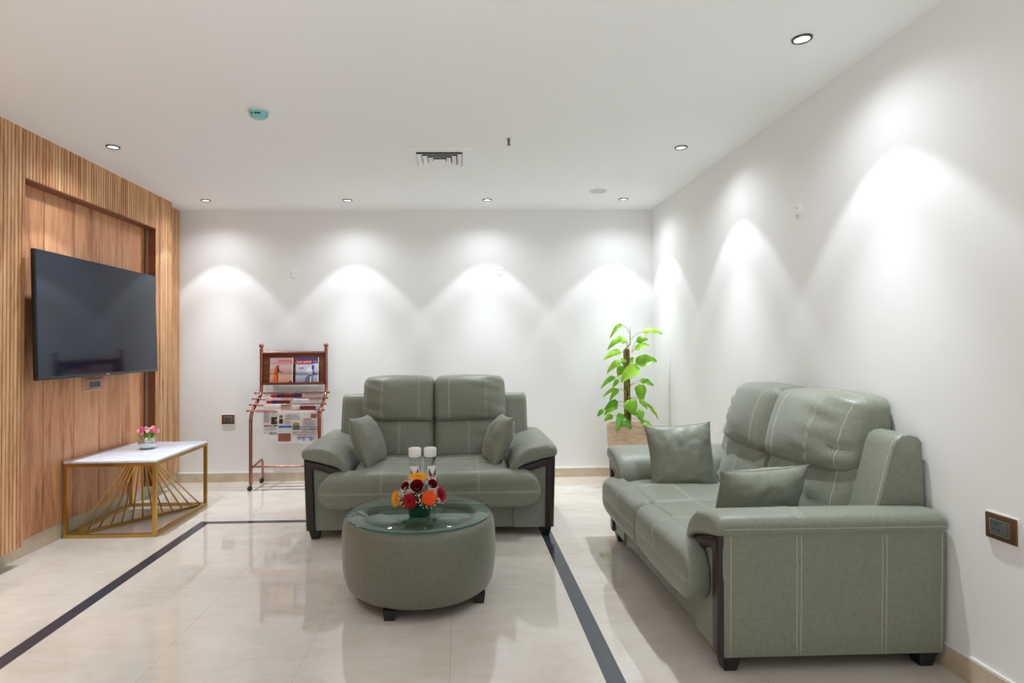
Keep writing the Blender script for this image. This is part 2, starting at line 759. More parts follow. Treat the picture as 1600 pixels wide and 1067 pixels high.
t = thing('sprinkler', 'small pendent fire sprinkler on the ceiling right of the air vent', 'sprinkler', (0.307, 3.575, H))
bm = NB()
lathe(bm, [(0.0, -0.003), (0.016, -0.003), (0.018, 0.0)], 20)
obj('escutcheon', bm, WHITEP, t)
bm = NB()
lathe(bm, [(0.0, -0.040), (0.004, -0.040), (0.0045, -0.018), (0.008, -0.014), (0.008, -0.002), (0.0, -0.002)], 12)
for s in (-1, 1):
    tube(bm, fillet([(s * 0.006, 0, -0.012), (s * 0.009, 0, -0.026), (s * 0.002, 0, -0.038)], 0.006), 0.0016, 6)
obj('nozzle', bm, DARKCHROME, t)
bm = NB()
lathe(bm, [(0.0, -0.042), (0.013, -0.0415), (0.013, -0.040), (0.0, -0.0395)], 16)
obj('deflector', bm, DARKCHROME, t)

t = thing('ceiling_speaker', 'round pale grey speaker grille flush with the ceiling', 'speaker', (1.139, 4.795, H))
bm = NB()
lathe(bm, [(0.0, -0.004), (0.062, -0.004), (0.063, -0.001)], 36)
sg = mat('speaker_mesh', srgb(205, 205, 203), 0.6)
nt = NT(sg)
vo = nt.n('ShaderNodeTexVoronoi')
vo.inputs['Scale'].default_value = 260
nt.l(nt.coord(), vo.inputs['Vector'])
nt.color(nt.ramp(vo.outputs['Distance'], [(0.2, srgb(150, 150, 150)), (0.4, srgb(212, 212, 210))]))
obj('grille', bm, sg, t)
bm = NB()
lathe(bm, [(0.063, -0.001), (0.064, -0.006), (0.070, -0.0045), (0.072, 0.0)], 36)
obj('rim', bm, WHITEP, t)

# blank round cover caps on the walls
for x, y, z, ax, lb in ((-1.511, D, 1.875, 'y', 'white round blank cover on the back wall above the newspaper rack'),
                        (0.376, D, 1.895, 'y', 'white round blank cover on the back wall above the far sofa end'),
                        (XR, 3.076, 1.90, 'x', 'white round blank cover high on the side wall above the side sofa')):
    t = thing('blank_cover', lb, 'cover', (x, y, z), 0, 'round blank wall covers')
    rm = Matrix.Rotation(PI / 2, 4, 'X') if ax == 'y' else Matrix.Rotation(-PI / 2, 4, 'Y')
    bm = NB()
    lathe(bm, [(0.0, 0.003), (0.038, 0.003), (0.042, 0.0)], 28, mtx=rm)
    obj('disc', bm, WALL, t)
    for s in (-1, 1):
        bm = NB()
        lathe(bm, [(0.0, 0.0042), (0.004, 0.004), (0.0045, 0.0028)], 10, c=(s * 0.020, 0.012, 0), mtx=rm)
        obj('screw', bm, GREYP, t)


# ------------------------------------------------------------------ sockets
PLATE = mat('bronze_plate', srgb(112, 82, 56), 0.28, metal=0.55)
PLATEC = mat('copper_plate', srgb(196, 140, 112), 0.3, metal=0.7)


def socket(label, pos, facing, wdt, hgt, plate_m, face_m, units=1):
    """plate in local x/z, sticking out along local -y"""
    rz = {'-y': 0, '-x': -PI / 2, '+x': PI / 2}[facing]
    t = thing('wall_socket', label, 'wall socket', pos, rz, None)
    bm = NB()
    box(bm, -wdt / 2 - 0.004, wdt / 2 + 0.004, -0.006, 0.0, -hgt / 2 - 0.004, hgt / 2 + 0.004, bev=0.002)
    obj('back_box', bm, WHITEP, t)
    bm = NB()
    box(bm, -wdt / 2, wdt / 2, -0.013, -0.006, -hgt / 2, hgt / 2, bev=0.002)
    obj('plate', bm, plate_m, t)
    fw_, fh = wdt * 0.66, hgt * 0.62
    bm = NB()
    b = 0.004
    for x0, x1, z0, z1 in ((-fw_ / 2, fw_ / 2, fh / 2 - b, fh / 2), (-fw_ / 2, fw_ / 2, -fh / 2, -fh / 2 + b),
                           (-fw_ / 2, -fw_ / 2 + b, -fh / 2 + b, fh / 2 - b), (fw_ / 2 - b, fw_ / 2, -fh / 2 + b, fh / 2 - b)):
        box(bm, x0, x1, -0.0165, -0.013, z0, z1)
    obj('frame', bm, CHROME, t, smooth=False)
    bm = NB()
    box(bm, -fw_ / 2 + b, fw_ / 2 - b, -0.015, -0.013, -fh / 2 + b, fh / 2 - b)
    obj('insert', bm, face_m, t, smooth=False)
    bm = NB()
    iw = (fw_ - 2 * b) / (units + 1)
    for u in range(units):
        cx = -fw_ / 2 + b + iw * (u + 0.62)
        for dx, dz, rr in ((0, 0.010, 0.0035), (-0.009, -0.008, 0.003), (0.009, -0.008, 0.003)):
            lathe(bm, [(0, 0.0155), (rr, 0.0155), (rr, 0.0148)], 10, c=(cx + dx, dz, 0), mtx=Matrix.Rotation(PI / 2, 4, 'X'))
    obj('pin_hole', bm, BLACKP, t)
    bm = NB()
    x1 = fw_ / 2 - b - 0.002
    box(bm, x1 - iw * 0.62, x1, -0.0175, -0.015, -fh / 2 + b + 0.002, fh / 2 - b - 0.002, bev=0.001)
    obj('switch', bm, face_m, t)
    return t


socket('small bronze framed wall socket low on the back wall beside the newspaper rack', (-2.10, D, 0.565), '-y', 0.112, 0.082, PLATE, GREYP)
socket('dark socket plate on the side wall partly behind the plant-side cushion', (XR, 4.31, 0.584), '-x', 0.112, 0.084, PLATE, GREYP)
socket('large-looking bronze socket on the side wall by the near sofa arm', (XR, 1.93, 0.585), '-x', 0.112, 0.084, PLATE, GREYP)
socket('wide copper socket with two outlets below the television', (XP, 4.218, 0.964), '+x', 0.200, 0.080, PLATEC, GREYP, 2)

# ------------------------------------------------------------------ television
t = thing('television', 'large black flat-screen television mounted on the timber wall', 'television', (-2.42, 4.117, 1.407))
t.rotation_euler = (0, math.radians(-1.6), 0)
HWY, HHZ = 0.672, 0.377
bm = NB()
box(bm, -0.006, 0.018, -HWY, HWY, -HHZ, HHZ, bev=0.003)
box(bm, -0.034, -0.006, -HWY * 0.72, HWY * 0.72, -HHZ * 0.92, HHZ * 0.25, bev=0.008)
obj('housing', bm, BLACKP, t)
scr = mat('screen_glass', srgb(20, 25, 38), 0.08, spec=0.6)
scr.node_tree.nodes['Principled BSDF'].inputs['Specular Tint'].default_value = (0.66, 0.80, 1.0, 1)
bm = NB()
box(bm, 0.018, 0.0195, -HWY + 0.006, HWY - 0.006, -HHZ + 0.018, HHZ - 0.005)
obj('screen', bm, scr, t, smooth=False)
bm = NB()
box(bm, 0.018, 0.0215, -HWY + 0.002, HWY - 0.002, -HHZ + 0.001, -HHZ + 0.017, bev=0.001)
obj('chin', bm, mat('tv_chin', srgb(46, 50, 54), 0.35), t)
bm = NB()
box(bm, 0.0215, 0.0222, -0.016, 0.018, -HHZ + 0.005, -HHZ + 0.013)
obj('badge', bm, mat('badge_silver', srgb(190, 194, 198), 0.3, metal=0.6), t, smooth=False)
bm = NB()
box(bm, -0.122, -0.034, -0.22, 0.22, -0.16, 0.08, bev=0.004)
obj('wall_bracket', bm, BLACKP, t)

# ------------------------------------------------------------------ side table
TX0, TX1, TY0, TY1, TH = -2.540, -1.957, 3.897, 4.682, 0.490
t = thing('side_table', 'low console table with white marble top on gold frame', 'table', (TX0, TY0, 0))
A, B_ = TX1 - TX0, TY1 - TY0
marb = mat('white_marble', srgb(226, 226, 230), 0.12)
nt = NT(marb)
wv = nt.noise(nt.coord((0.5, 1.6, 1), rot=(0, 0, 0.6)), 3.5, 8, 0.6, 2.2)
nt.color(nt.ramp(wv, [(0.46, srgb(228, 236, 250)), (0.50, srgb(212, 220, 236)), (0.53, srgb(228, 236, 250))]))
bm = NB()
box(bm, 0, A, 0, B_, TH - 0.014, TH, bev=0.002)
obj('table_top', bm, marb, t)
q = 0.022
bm = NB()
for z0 in (0.0, TH - 0.014 - q):
    box(bm, 0, A, 0, q, z0, z0 + q)
    box(bm, 0, A, B_ - q, B_, z0, z0 + q)
    box(bm, 0, q, q, B_ - q, z0, z0 + q)
    box(bm, A - q, A, q, B_ - q, z0, z0 + q)
ang = math.atan2(B_ - q, A - q)
Ld = math.hypot(A - 2 * q, B_ - 2 * q)
box(bm, 0, Ld, -0.009, 0.009, 0.002, 0.020, mtx=Matrix.Translation((q, q, 0)) @ Matrix.Rotation(ang, 4, 'Z'))
obj('frame', bm, GOLD, t, smooth=False)
for x, y in ((0, 0), (A - q, 0), (0, B_ - q), (A - q, B_ - q)):
    bm = NB()
    box(bm, x, x + q, y, y + q, q, TH - 0.014 - q)
    obj('leg', bm, GOLD, t, smooth=False)
for k in range(13):
    u = k / 12
    p0 = Vector((lerp(0.045, A - 0.05, u), lerp(0.06, B_ - 0.03, u), 0.018))
    p1 = Vector((lerp(A - 0.19, A - 0.014, u), lerp(0.012, 0.050, u), TH - 0.014 - q * 0.7))
    bm = NB()
    tube(bm, [p0, p1], 0.0052, 8)
    obj('rod', bm, GOLD, t)

# vase with pink tulips
t = thing('flower_vase', 'silver bowl vase packed with pink tulips on the marble table', 'flower vase', (-2.248, 4.36, TH))
SILV = mat('silver_glaze', srgb(206, 204, 196), 0.18, metal=0.85)
nt = NT(SILV)
nt.bump(nt.noise(nt.coord(), 45, 3, 0.6), 0.5, 0.003)
bm = NB()
lathe(bm, [(0.0, 0.0), (0.036, 0.0), (0.050, 0.012), (0.061, 0.036), (0.060, 0.058), (0.050, 0.078), (0.046, 0.082), (0.044, 0.080), (0.052, 0.056), (0.0, 0.040)], 32)
obj('vase', bm, SILV, t)
PINKS = [mat('tulip_%d' % i, srgb(*c), 0.5) for i, c in enumerate(((236, 120, 150), (246, 178, 188), (226, 84, 122), (250, 214, 210)))]
TLEAF = mat('tulip_leaf', srgb(120, 168, 48), 0.5)


def petal_cup(bm, c, d, r, h, mi=0, n=6):
    """closed tulip head, axis d"""
    qd = Vector(d).to_track_quat('Z', 'Y').to_matrix().to_4x4()
    vs = []
    for k in range(n):
        a0 = 2 * PI * k / n
        rows = []
        for j in range(6):
            tt = j / 5
            rad = r * (0.35 + 0.75 * math.sin(PI * (0.12 + 0.72 * tt))) * (1.0 - 0.35 * tt ** 3)
            wv_ = (PI / n) * 1.25 * math.sin(PI * (0.15 + 0.8 * tt))
            rows.append([bm.verts.new((rad * math.cos(a0 + s * wv_), rad * math.sin(a0 + s * wv_), h * tt - (abs(s) * 0.004))) for s in (-1, -.4, .4, 1)])
        for A_, B2 in zip(rows, rows[1:]):
            for i in range(3):
                f = bm.faces.new((A_[i], A_[i + 1], B2[i + 1], B2[i]))
                f.material_index = mi
        vs += [v for r_ in rows for v in r_]
    bmesh.ops.transform(bm, matrix=Matrix.Translation(c) @ qd, verts=vs)


rr = random.Random(21)
heads = []
for k in range(17):
    a = k * 2.399
    rad = 0.012 + 0.050 * math.sqrt((k + 0.3) / 17)
    c = Vector((rad * math.cos(a), rad * math.sin(a) * 0.95, 0.108 + 0.030 * (1 - (rad / 0.062) ** 2) + rr.uniform(-0.006, 0.010)))
    d = Vector((c.x * 9, c.y * 9, 1.0 - (rad / 0.075) * 0.3)).normalized()
    heads.append((c, d))
    bm = NB()
    petal_cup(bm, c, d, 0.0125, 0.026)
    tube(bm, [(c.x * 0.45, c.y * 0.45, 0.05), c + d * 0.003], 0.002, 6, mi=1)
    obj('tulip', bm, [PINKS[rr.choice((0, 0, 1, 1, 2, 3))], TLEAF], t, recalc=False)
for k in range(9):
    a = k * 0.70 + 0.3
    bm = NB()
    base = Vector((0.030 * math.cos(a), 0.030 * math.sin(a), 0.066))
    tip = Vector((0.058 * math.cos(a + .2), 0.058 * math.sin(a + .2), 0.110))
    side = Vector((-math.sin(a), math.cos(a), 0))
    rows = []
    for j in range(6):
        u = j / 5
        p = base.lerp(tip, u) + Vector((math.cos(a), math.sin(a), 0)) * 0.012 * math.sin(PI * u)
        wd = 0.009 * math.sin(PI * (0.12 + 0.86 * u))
        rows.append([bm.verts.new(p - side * wd), bm.verts.new(p + side * wd)])
    for A_, B2 in zip(rows, rows[1:]):
        bm.faces.new((A_[0], A_[1], B2[1], B2[0]))
    obj('leaf', bm, TLEAF, t)


# ------------------------------------------------------------------ sofa
def make_sofa():
    """local x = width, y = 0 at the arm fronts and + towards the back"""
    t = thing('sofa', '', 'sofa')
    BZ = 0.057
    # base box under the seat
    bm = NB()
    box(bm, -0.545, 0.545, 0.012, 0.815, BZ, 0.30, bev=0.006)
    base = obj('base', bm, FAB, t)
    bm = NB()
    for sx in (-0.27, 0.27):
        tube(bm, line((sx, 0.0116, BZ + 0.004), (sx, 0.0116, 0.22), 4), 0.0008, 5)
    obj('stitching', bm, mat('base_seam', srgb(86, 94, 82), 0.7), base)  # two darker seam lines down the base front

    for s in (-1, 1):
        # arm panel: upright slab, sides leaning in a little towards the floor
        bm = NB()
        secs = []
        prof = [(0.768, BZ), (0.772, BZ + 0.010), (0.788, 0.40), (0.790, 0.512), (0.700, 0.500), (0.560, 0.452), (0.525, 0.44), (0.525, BZ + 0.004), (0.530, BZ)]
        for y, k in ((0.000, 0.994), (0.006, 1.0), (0.818, 1.0), (0.826, 0.994)):
            cx, cz = 0.66, 0.28
            secs.append([(s * (cx + (u - cx) * k), y, cz + (z - cz) * k) for u, z in prof])
        loft(bm, secs)
        arm = obj('arm', bm, FAB, t, angle=0.5)
        # padded arm top
        bm = NB()
        pad = [(0.790, 0.506), (0.803, 0.517), (0.808, 0.540), (0.800, 0.563), (0.780, 0.577), (0.735, 0.583), (0.680, 0.577), (0.620, 0.560),
               (0.570, 0.535), (0.535, 0.500), (0.516, 0.455), (0.508, 0.415), (0.510, 0.402), (0.522, 0.398), (0.545, 0.412), (0.556, 0.440),
               (0.600, 0.456), (0.700, 0.487)]
        secs = []
        for y, k, dz in ((-0.030, 0.52, -0.008), (-0.028, 0.72, -0.006), (-0.020, 0.88, -0.004), (-0.006, 0.97, -0.002), (0.016, 1.0, -0.001), (0.06, 1.0, 0.0), (0.20, 1.0, 0.001), (0.5, 1.0, 0.001),
                         (0.76, 1.0, 0.0), (0.805, 0.99, -0.001), (0.822, 0.93, -0.003), (0.832, 0.80, -0.004), (0.835, 0.6, -0.005)):
            sec = []
            for i, (u, z) in enumerate(pad):
                # pull towards the middle line of the pad
                mu = min(0.765, max(0.535, u))
                mz = 0.535 if mu > 0.62 else lerp(0.43, 0.535, max(0, (mu - 0.53) / 0.09))
                zz = mz + (z - mz) * k
                uu = mu + (u - mu) * k
                sec.append((s * uu, y, zz + dz))
            secs.append(sec)
        loft(bm, secs)
        padf = obj('arm_pad', bm, FAB, t, angle=1.2)
        b = bvh_of(padf)
        bm = NB()
        stitch(bm, b, line((s * 1.0, -0.004, 0.533), (s * 1.0, 0.822, 0.531), 40), (-s, 0, 0))
        for yy in (0.283, 0.297):
            stitch(bm, b, [(s * u, yy, 1.0) for u in [0.806 - 0.012 * k for k in range(24)]], (0, 0, -1))
        obj('stitching', bm, STITCH, padf)
        b = bvh_of(arm)
        bm = NB()
        for yy in (0.274, 0.290, 0.592, 0.608, 0.030):
            stitch(bm, b, line((s * 1.0, yy, BZ + 0.005), (s * 1.0, yy, 0.502), 12), (-s, 0, 0))
        stitch(bm, b, line((s * 1.0, 0.815, BZ + 0.005), (s * 1.0, 0.815, 0.502), 12), (-s, 0, 0))
        obj('stitching', bm, STITCH, arm)
        # dark wood trim, an upside-down L on the arm front
        bm = NB()
        outer = [(0.790, 0.506), (0.5525, 0.438), (0.545, 0.425), (0.548, 0.400), (0.560, 0.395), (0.722, 0.441), (0.733, 0.434), (0.722, BZ + 0.002), (0.776, BZ + 0.002)]
        dp = [(0.004, 1.0), (-0.012, 1.0), (-0.018, 0.0)]
        ring_pts = [(u, z) for u, z in outer]
        cu_ = [(0.782, 0.492), (0.562, 0.428), (0.555, 0.420), (0.556, 0.408), (0.566, 0.404), (0.722, 0.449), (0.742, 0.440), (0.731, BZ + 0.008), (0.768, BZ + 0.008)]
        secs = [[(s * u, 0.004, z) for u, z in ring_pts], [(s * u, -0.010, z) for u, z in ring_pts], [(s * lerp(u, c[0], .45), -0.0165, lerp(z, c[1], .45)) for (u, z), c in zip(ring_pts, cu_)],
                [(s * c[0], -0.018, c[1]) for c in cu_]]
        loft(bm, secs)
        obj('arm_trim', bm, TRIMW, t, angle=0.9)

    # two seat cushions with the lip running out in front of the arms
    for s in (-1, 1):
        bm = NB()
        secs = []
        spec_ = [(-0.092, 0.655, 0.262, 0.345, 0.020), (-0.090, 0.672, 0.240, 0.368, 0.045), (-0.083, 0.682, 0.222, 0.390, 0.075),
                 (-0.068, 0.687, 0.209, 0.406, 0.095), (-0.045, 0.688, 0.203, 0.416, 0.104), (-0.018, 0.688, 0.202, 0.421, 0.106), (-0.006, 0.686, 0.204, 0.422, 0.105),
                 (-0.003, 0.680, 0.210, 0.420, 0.103), (-0.002, 0.520, 0.210, 0.421, 0.10), (0.03, 0.518, 0.205, 0.424, 0.09), (0.10, 0.518, 0.205, 0.427, 0.07),
                 (0.22, 0.518, 0.205, 0.429, 0.06), (0.34, 0.518, 0.205, 0.428, 0.06), (0.46, 0.518, 0.205, 0.424, 0.06), (0.56, 0.518, 0.205, 0.416, 0.06), (0.60, 0.515, 0.21, 0.408, 0.06)]
        for y, xo, z0, z1, ro in spec_:
            ri = min(0.030, (z1 - z0) * 0.3)
            ro = min(ro, (z1 - z0) / 2 - 0.001)
            xi = 0.0022 + 0.010 * max(0, (-y - 0.045) / 0.047) ** 2
            raw = rrect(xi, xo, z0, z1, ri, ro)
            # finer top edge between corners for the crown
            sec = []
            m = len(raw)
            for i, (x, z) in enumerate(raw):
                sec.append((x, z))
                x2, z2 = raw[(i + 1) % m]
                if abs(x2 - x) > 0.2:
                    for k in range(1, 14):
                        sec.append((lerp(x, x2, k / 14), lerp(z, z2, k / 14)))
            sec3 = []
            for x, z in sec:
                hw = (xo - xi) / 2
                cr = max(0, 1 - ((x - xi - hw) / hw) ** 2)
                up_ = 1 if z > (z0 + z1) / 2 else -0.3
                wr = 0.0022 * noise.noise(Vector((x * 9 * s + 3 * s, y * 26, 4.0)))
                sec3.append((s * x, y - (0.010 * cr if y < -0.06 else 0), z + up_ * (0.010 * cr + wr)))
            secs.append(sec3)
        loft(bm, secs)
        seat = obj('seat_cushion', bm, FAB, t, angle=1.1)
        b = bvh_of(seat)
        bm = NB()
        for dz in (-0.004, 0.004):
            stitch(bm, b, line((s * 0.012, -0.4, 0.302 + dz), (s * 0.676, -0.4, 0.302 + dz), 40), (0, 1, 0))
        for dx in (-0.006, 0.006):
            xx = s * 0.300 + dx
            stitch(bm, b, line((xx, -0.07, 1.0), (xx, 0.42, 1.0), 40), (0, 0, -1))
            stitch(bm, b, line((xx, -0.4, 0.41), (xx, -0.4, 0.306), 12), (0, 1, 0))
        for dy in (-0.006, 0.006):
            stitch(bm, b, line((s * 0.02, 0.205 + dy, 1.0), (s * 0.50, 0.205 + dy, 1.0), 30), (0, 0, -1))
        obj('stitching', bm, STITCH, seat)

    # outer back frame with the two shoulders
    bm = NB()
    prof = [(0.575, 0.34), (0.600, 0.43), (0.662, 0.62), (0.712, 0.80), (0.728, 0.832), (0.752, 0.848), (0.785, 0.850), (0.815, 0.842), (0.830, 0.822), (0.832, 0.60), (0.832, 0.06), (0.60, 0.06)]
    secs = []
    for x, k in ((-0.690, 0.965), (-0.687, 0.985), (-0.678, 0.998), (-0.66, 1.0), (-0.3, 1.0), (0.3, 1.0), (0.66, 1.0), (0.678, 0.998), (0.687, 0.985), (0.690, 0.965)):
        secs.append([(x, 0.72 + (y - 0.72) * k, 0.45 + (z - 0.45) * k) for y, z in prof])
    loft(bm, secs)
    fr = obj('back_frame', bm, FAB, t, angle=0.6)
    b = bvh_of(fr)
    bm = NB()
    for s in (-1, 1):
        stitch(bm, b, line((s * 0.676, 0.2, 0.46), (s * 0.676, 0.2, 0.835), 24), (0, 1, 0))
        stitch(bm, b, line((s * 0.676, 0.73, 1.2), (s * 0.676, 0.82, 1.2), 8), (0, 0, -1))
    obj('stitching', bm, STITCH, fr)

    # lumbar pads and head pillows
    def wrinkle(p, s, side_amt, zc, hz):
        edge = max(0.0, min(1.0, (abs(p.x) - 0.24) / 0.22))
        w_ = noise.noise(Vector((p.x * 4, p.z * 34 + p.x * 9, 7.0 * s))) * 0.026 * edge * side_amt
        w_ += noise.noise(Vector((p.x * 9, p.z * 52, 2.0 * s))) * 0.009 * edge * side_amt
        return w_

    for s in (-1, 1):
        def lum(p, s=s):
            tz = (p.z - 0.41) / 0.30
            y = p.y + 0.092 * max(0, tz) + 0.014 * max(0.0, -tz + 0.2)
            fr_ = max(0.0, min(1.0, (0.80 - p.y) / 0.26))
            side = max(0.0, (p.x * s - 0.36) / 0.17)
            y += fr_ * 0.055 * side ** 2
            y += fr_ * wrinkle(p, s, 0.8, 0.55, 0.15)
            x = p.x * (1 + 0.02 * (1 - tz))
            return Vector((x, y, p.z))
        bm = NB()
        softbox(bm, (0.002 if s > 0 else -0.535, 0.505, 0.385), (0.535 if s > 0 else -0.002, 0.790, 0.725), 0.055, 18, (0.0, 0.020, 0.0), lum)
        lb = obj('lumbar_cushion', bm, FAB, t, angle=1.3)
        b1 = bvh_of(lb)

        def hd(p, s=s):
            tz = (p.z - 0.685) / 0.29
            fr_ = max(0.0, min(1.0, (0.84 - p.y) / 0.26))
            y = p.y + 0.060 * tz * fr_ + 0.030 * max(0, tz) ** 2 * fr_
            side = max(0.0, (p.x * s - 0.34) / 0.19)
            y += fr_ * 0.075 * side ** 2
            y += fr_ * wrinkle(p, s, 1.0, 0.83, 0.14)
            z = p.z - 0.010 * side ** 2 * max(0, tz) + 0.006 * math.sin(p.x * s * 5) - 0.006 * (1 - min(1, side)) * max(0, 1 - tz * 3)
            x = p.x * (1 + 0.012 * (1 - tz))
            return Vector((x, y, z))
        bm = NB()
        softbox(bm, (0.003 if s > 0 else -0.527, 0.548, 0.664), (0.527 if s > 0 else -0.003, 0.838, 0.978), 0.044, 20, (0.004, 0.030, 0.008), hd)
        hp = obj('head_pillow', bm, FAB, t, angle=1.3)
        b2 = bvh_of(hp)
        bm = NB()
        for xx in (0.105, 0.115, 0.375, 0.385):
            stitch(bm, b2, line((s * xx, 0.2, 0.690), (s * xx, 0.2, 0.965), 26), (0, 1, 0))
        stitch(bm, b2, line((s * 0.500, 0.2, 0.690), (s * 0.500, 0.2, 0.955), 26), (0, 1, 0))
        stitch(bm, b2, line((s * 0.02, 0.715, 1.3), (s * 0.50, 0.735, 1.3), 26), (0, 0, -1), r=0.0009)
        obj('stitching', bm, STITCH, hp)
        bm = NB()
        for xx in (0.245, 0.256):
            stitch(bm, b1, line((s * xx, 0.2, 0.44), (s * xx, 0.2, 0.675), 22), (0, 1, 0))
        stitch(bm, b1, line((s * 0.505, 0.2, 0.42), (s * 0.495, 0.2, 0.680), 22), (0, 1, 0))
        obj('stitching', bm, STITCH, lb)

    for x in (-0.728, 0.728):
        for y in (0.038, 0.775):
            bm = NB()
            secs = []
            for z, h in ((0.0, 0.022), (0.004, 0.0235), (0.050, 0.034), (0.0575, 0.034)):
                secs.append([(x + sx * h, y + sy * h, z) for sx, sy in ((-1, -1), (1, -1), (1, 1), (-1, 1))])
            loft(bm, secs)
            obj('leg', bm, LEGM, t, smooth=False)
    return t


sofa = make_sofa()
sofa.location = (-0.1915, 3.783, 0)
tag(sofa, 'grey-green two-seat sofa by the back wall, behind the round ottoman', 'sofa', 'pair of matching two-seat sofas')
sofa2 = copy_tree(sofa)
sofa2.location = (0.948, 2.938, 0)
sofa2.rotation_euler = (0, 0, -PI / 2)
tag(sofa2, 'grey-green two-seat sofa standing sideways against the side wall, its arm end towards us', 'sofa', 'pair of matching two-seat sofas')


# ------------------------------------------------------------------ scatter cushions
def make_cushion(label, squash, size, thick, mtx, sd):
    t = thing('cushion', label, 'cushion', (0, 0, 0), 0, 'grey-green scatter cushions on the sofas')
    t.matrix_world = mtx
    bm = NB()
    n = 30
    sides = []
    h = size / 2
    for sg_ in (1, -1):
        g = []
        for i in range(n + 1):
            row = []
            for j in range(n + 1):
                u, v = math.sin((i / n - .5) * PI), math.sin((j / n - .5) * PI)
                pin = 1 - 0.075 * (1 - v * v) * abs(u) ** 3
                pin2 = 1 - 0.075 * (1 - u * u) * abs(v) ** 3
                x, z = h * u * pin, h * v * pin2 * squash
                f = max(0.0, (1 - abs(u) ** 2.6) * (1 - abs(v) ** 2.6)) ** 0.62
                y = sg_ * thick / 2 * f
                rim = max(abs(u), abs(v))
                if 0.25 < rim < 0.995:
                    y += sg_ * f ** 0.5 * 0.010 * noise.noise(Vector((x * 28 + sd, z * 28, sd * 3.3 + sg_)))
                    y += sg_ * f * 0.007 * noise.noise(Vector((x * 10 + sd, z * 10, sd)))
                row.append((x, y, z))
            g.append(row)
        sides.append(g)
    vm = {}

    def V(si, i, j):
        if i in (0, n) or j in (0, n):
            si = 0
        k = (si, i, j)
        if k not in vm:
            vm[k] = bm.verts.new(sides[si][i][j])
        return vm[k]
    for si in (0, 1):
        for i in range(n):
            for j in range(n):
                bm.faces.new((V(si, i, j), V(si, i + 1, j), V(si, i + 1, j + 1), V(si, i, j + 1)))
    obj('cover', bm, FAB, t, angle=2.2)
    bm = NB()
    loop = [sides[0][i][0] for i in range(n)] + [sides[0][n][j] for j in range(n)] + [sides[0][i][n] for i in range(n, 0, -1)] + [sides[0][0][j] for j in range(n, -1, -1)]
    tube(bm, loop, 0.0024, 6, cap=False)
    obj('piping', bm, FAB, t)
    return t


def pose(loc, yaw, lean, roll=0.0):
    """cushion face looks along -y at yaw 0; lean tips its top back"""
    return Matrix.Translation(loc) @ Matrix.Rotation(math.radians(yaw), 4, 'Z') @ Matrix.Rotation(math.radians(-lean), 4, 'X') @ Matrix.Rotation(math.radians(roll), 4, 'Y')


make_cushion('square cushion turned edge-on at the rack-side arm of the far sofa', 1, 0.345, 0.165, pose((-0.618, 4.02, 0.580), 79, 23, 2), 1)
make_cushion('square cushion turned edge-on at the plant-side arm of the far sofa', 1, 0.345, 0.165, pose((0.258, 4.06, 0.572), -82, 23, -1), 2)
make_cushion('square cushion standing flat against the far arm of the side sofa, below the plant', 1, 0.370, 0.150, pose((1.243, 3.335, 0.572), -5, 14, -3), 3)
make_cushion('low wide cushion half hidden behind the near arm of the side sofa', 0.74, 0.410, 0.155, pose((1.268, 2.515, 0.542), 9, -21, -1.5), 4)

# ------------------------------------------------------------------ ottoman
OX, OY = -0.207, 2.968
t = thing('ottoman_table', 'round grey-green upholstered ottoman with glass top in front of the far sofa', 'coffee table', (OX, OY, 0))
bm = NB()
lathe(bm, [(0.0, 0.046), (0.300, 0.046), (0.330, 0.050), (0.349, 0.064), (0.361, 0.092), (0.370, 0.140), (0.375, 0.200), (0.374, 0.300), (0.368, 0.350), (0.361, 0.372), (0.350, 0.382),
           (0.335, 0.385), (0.296, 0.385), (0.282, 0.382), (0.274, 0.372), (0.270, 0.330)], 96)
body = obj('body', bm, OTTO, t)
bm = NB()
b = bvh_of(body)
for a in (-2.62, 0.55, 2.1):
    pts = [(0.6 * math.cos(a), 0.6 * math.sin(a), z) for z in [0.06 + 0.31 * k / 20 for k in range(21)]]
    stitch(bm, b, pts, (-math.cos(a), -math.sin(a), 0), r=0.0008, lift=-0.0002)
obj('seam', bm, mat('seam_dark', srgb(92, 98, 86), 0.7), body)
# deep-buttoned well under the glass
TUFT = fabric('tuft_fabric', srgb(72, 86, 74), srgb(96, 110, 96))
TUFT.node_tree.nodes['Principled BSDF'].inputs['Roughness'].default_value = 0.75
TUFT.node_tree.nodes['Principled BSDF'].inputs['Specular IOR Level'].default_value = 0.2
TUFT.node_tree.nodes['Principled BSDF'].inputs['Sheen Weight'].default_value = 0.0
btn = []
for ring_, cnt, off in ((0.085, 4, 0.4), (0.195, 8, 0.2)):
    for k in range(cnt):
        a = off + 2 * PI * k / cnt
        btn.append((ring_ * math.cos(a), ring_ * math.sin(a)))
folds = []
for i in range(4):
    folds.append((btn[i], btn[(i + 1) % 4]))
    for j in ((2 * i) % 8, (2 * i + 1) % 8, (2 * i - 1) % 8):
        folds.append((btn[i], btn[4 + j]))
for i in range(8):
    bx, by = btn[4 + i]
    k = 0.272 / math.hypot(bx, by)
    folds.append((btn[4 + i], (bx * k, by * k)))


def seg_d(p, a, b):
    ax, ay = a
    bx, by = b
    dx, dy = bx - ax, by - ay
    u = max(0, min(1, ((p[0] - ax) * dx + (p[1] - ay) * dy) / (dx * dx + dy * dy)))
    return math.hypot(p[0] - ax - u * dx, p[1] - ay - u * dy)


